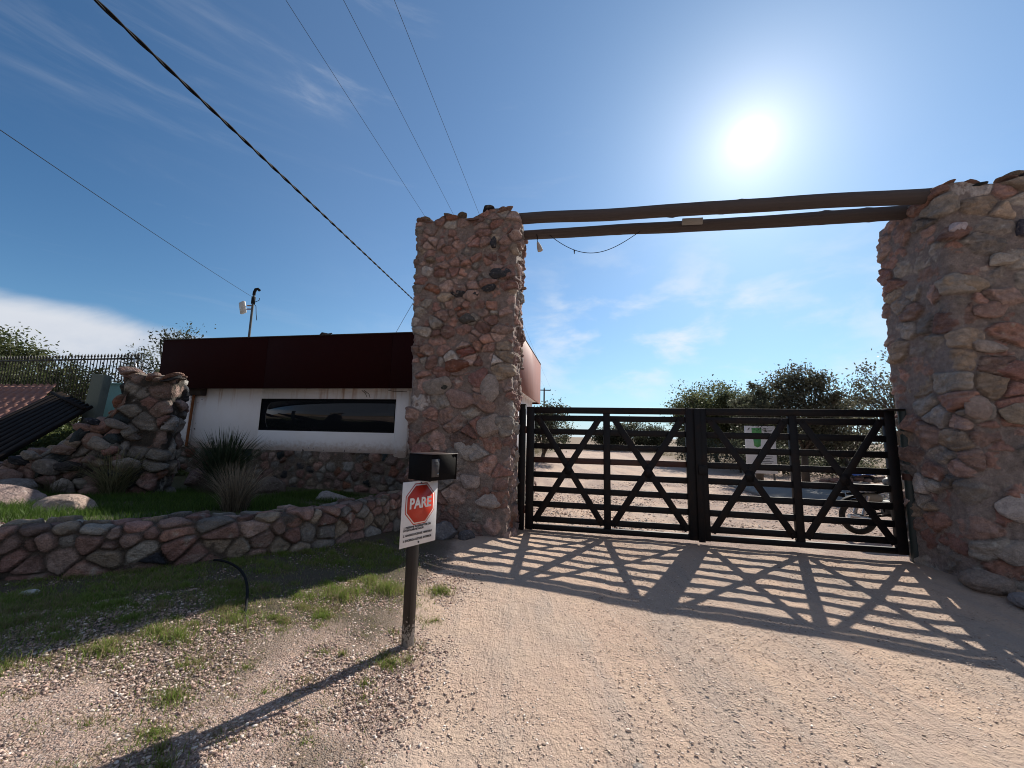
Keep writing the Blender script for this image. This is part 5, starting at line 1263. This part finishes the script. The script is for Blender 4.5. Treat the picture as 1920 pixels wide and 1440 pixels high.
# rubble heap with tarp
rg = np.random.default_rng(500); parts = []
for i in range(60):
    sz = rg.uniform(.06, .17, 3)*[1.3, 1, .7]; V, F = rock(rg, sz, 2, 8, .07); r_ = abs(rg.normal(0, .65)); a = rg.uniform(0, 6.28)
    p = np.array([math.cos(a)*r_*1.7, math.sin(a)*r_*.8, max(.03, .42*(1-r_/1.3))]); parts.append((V+p, F, rock_col(rg, V, palette(rg, 1, (45, 15, 15, 2, 10, 20))[0])))
V, F, C = join(parts); link('rubble_heap', new_mesh('rubble_heap', V, F, M['stone'], False, C), label='heap of reddish rubble behind the motorcycle', cat='rubble heap').location = W(10.6, 9.4, 0)
rg = np.random.default_rng(501); X, Y = np.meshgrid(np.linspace(-.5, .5, 26), np.linspace(-.35, .35, 18), indexing='ij'); Z = .10*np.exp(-(X**2*5+Y**2*9))+.05*fbm(np.stack([X*4, Y*4, X*0], -1), 3, 3)
V = np.stack([X, Y, Z], -1).reshape(-1, 3); V = np.concatenate([V, V-[0, 0, .006]]); g = grid_faces(26, 18, False)
link('blue_tarp', new_mesh('blue_tarp', V, np.concatenate([g, g[:, ::-1]+26*18]), M['blue_tarp'], True), label='small crumpled blue tarp on top of the rubble heap', cat='tarp').location = W(10.5, 9.3, .46)
mb = MB(); mb.tube([(-1.0, 0, .03), (-.2, -.1, .04), (.6, 0, .14), (1.0, .05, .34)], [.05, .07, .07, .04], 8)
o = mb.build('pale_plank', M['bag_white'], smooth=True, label='pale curved plank lying against the right of the rubble heap', cat='plank'); o.location = W(10.9, 8.3, 0.02); o.rotation_euler = (0, 0, YAW)

def motorcycle():
    t = thing('motorcycle', 'dark motorcycle with a cream tank parked behind the right gate leaf', 'motorcycle', W(5.62, 1.40, -.01), YAW+rad(4))
    R_ = .30
    def wheel(x):
        mb = MB(); mb.ring((x, 0, R_), (0, 1, 0), R_-.045, .045, 32, 10); w = mb.build('wheel', M['rubber'], t, smooth=True)
        mb = MB(); mb.ring((x, 0, R_), (0, 1, 0), R_-.088, .010, 32, 8); mb.cyl((x, -.06, R_), (x, .06, R_), .045, 14)
        for i in range(18):
            a = i*2*math.pi/18; mb.tube([(x+.04*math.cos(a+.4), .03*(-1)**i, R_+.04*math.sin(a+.4)), (x+(R_-.09)*math.cos(a), 0, R_+(R_-.09)*math.sin(a))], .003, 4)
        mb.build('rim', M['galvanised'], w, smooth=True)
    wheel(0.0); wheel(1.30)
    mb = MB(); mb.tube([(0, .08, R_), (.45, .09, .36), (.85, .05, .34), (1.02, 0, .85)], .018, 8); mb.tube([(0, -.08, R_), (.45, -.09, .36), (.85, -.05, .34), (1.02, 0, .85)], .018, 8); mb.tube([(-.15, 0, .68), (.3, 0, .70), (.6, 0, .78), (1.02, 0, .85)], .02, 8); mb.tube([(.3, 0, .70), (.45, 0, .36)], .018, 8); mb.build('frame', M['black_metal'], t, smooth=True)
    mb = MB(); mb.obox((.58, 0, .45), np.eye(3), (.16, .11, .13), .03); mb.obox((.66, 0, .62), np.array(Matrix.Rotation(rad(-15), 3, 'Y')), (.08, .08, .10), .02)
    for i in range(5): mb.box((.57, -.1, .55+i*.03), (.76, .1, .562+i*.03), .002)
    mb.build('engine', M['galvanised'], t)
    V, F = ICO[3]; V = V.copy(); V = np.sign(V)*np.abs(V)**.8*[.26, .13, .12]; V[:, 2] += -.12*V[:, 0]; link('fuel_tank', new_mesh('fuel_tank', V+[.72, 0, .86], F, M['tank_cream'], True), t)
    V, F = ICO[3]; V = np.sign(V)*np.abs(V)**.7*[.36, .12, .06]; V[:, 2] += .25*V[:, 0]**2; link('saddle', new_mesh('saddle', V+[.18, 0, .79], F, M['seat_black'], True), t)
    V, F = ICO[3]; V = np.sign(V)*np.abs(V)**.7*[.17, .10, .085]; link('side_panel', new_mesh('side_panel', V+[.22, 0, .62], F, M['tank_cream'], True), t)
    for s_ in (-1, 1):
        mb = MB(); mb.tube([(1.30, .08*s_, R_), (1.06, .08*s_, .88)], [.022, .026], 10); mb.build('fork_leg', M['steel'], t, smooth=True)
        mb = MB(); mb.tube([(.02, .10*s_, R_+.04), (.12, .10*s_, .66)], [.03, .026], 10); mb.build('shock', M['steel'], t, smooth=True)
    for cx_, a0, a1, nm in ((0.0, 20, 150, 'fender'), (1.30, 40, 130, 'fender')):
        V = []; k = 14
        for i in range(k+1):
            a = rad(a0+(a1-a0)*i/k)
            for y_ in (-.06, -.035, .035, .06): rr = R_+(.03 if abs(y_) > .05 else .055); V.append((cx_+rr*math.cos(a), y_, R_+rr*math.sin(a)))
        V = np.array(V); F = grid_faces(k+1, 4, False); V2 = np.concatenate([V, V*1.0+[0, 0, -.006]]); link(nm, new_mesh(nm, V2, np.concatenate([F, F[:, ::-1]+len(V)]), M['black_metal'], True), t)
    mb = MB(); mb.tube([(.92, -.38, 1.10), (1.0, -.25, 1.10), (1.05, -.08, 1.0), (1.05, .08, 1.0), (1.0, .25, 1.10), (.92, .38, 1.10)], .012, 8); mb.build('handlebar', M['black_metal'], t, smooth=True)
    mb = MB(); mb.tube([(1.10, 0, .92), (1.16, 0, .92), (1.22, 0, .92)], [.05, .08, .085], 16); mb.build('headlight', M['steel'], t, smooth=True)
    mb = MB(); mb.tube([(.68, -.10, .52), (.62, -.14, .30), (.40, -.15, .24), (.1, -.16, .27), (-.25, -.16, .33)], [.02, .02, .025, .042, .04], 12); mb.build('exhaust', M['steel'], t, smooth=True)
    mb = MB(); mb.obox((-.24, 0, .66), np.eye(3), (.03, .06, .035), .01); mb.build('tail_light', M['black_metal'], t)
motorcycle()
print('objects', len(bpy.data.objects), 'tris', sum(len(o.data.polygons) for o in bpy.data.objects if o.type == 'MESH'))
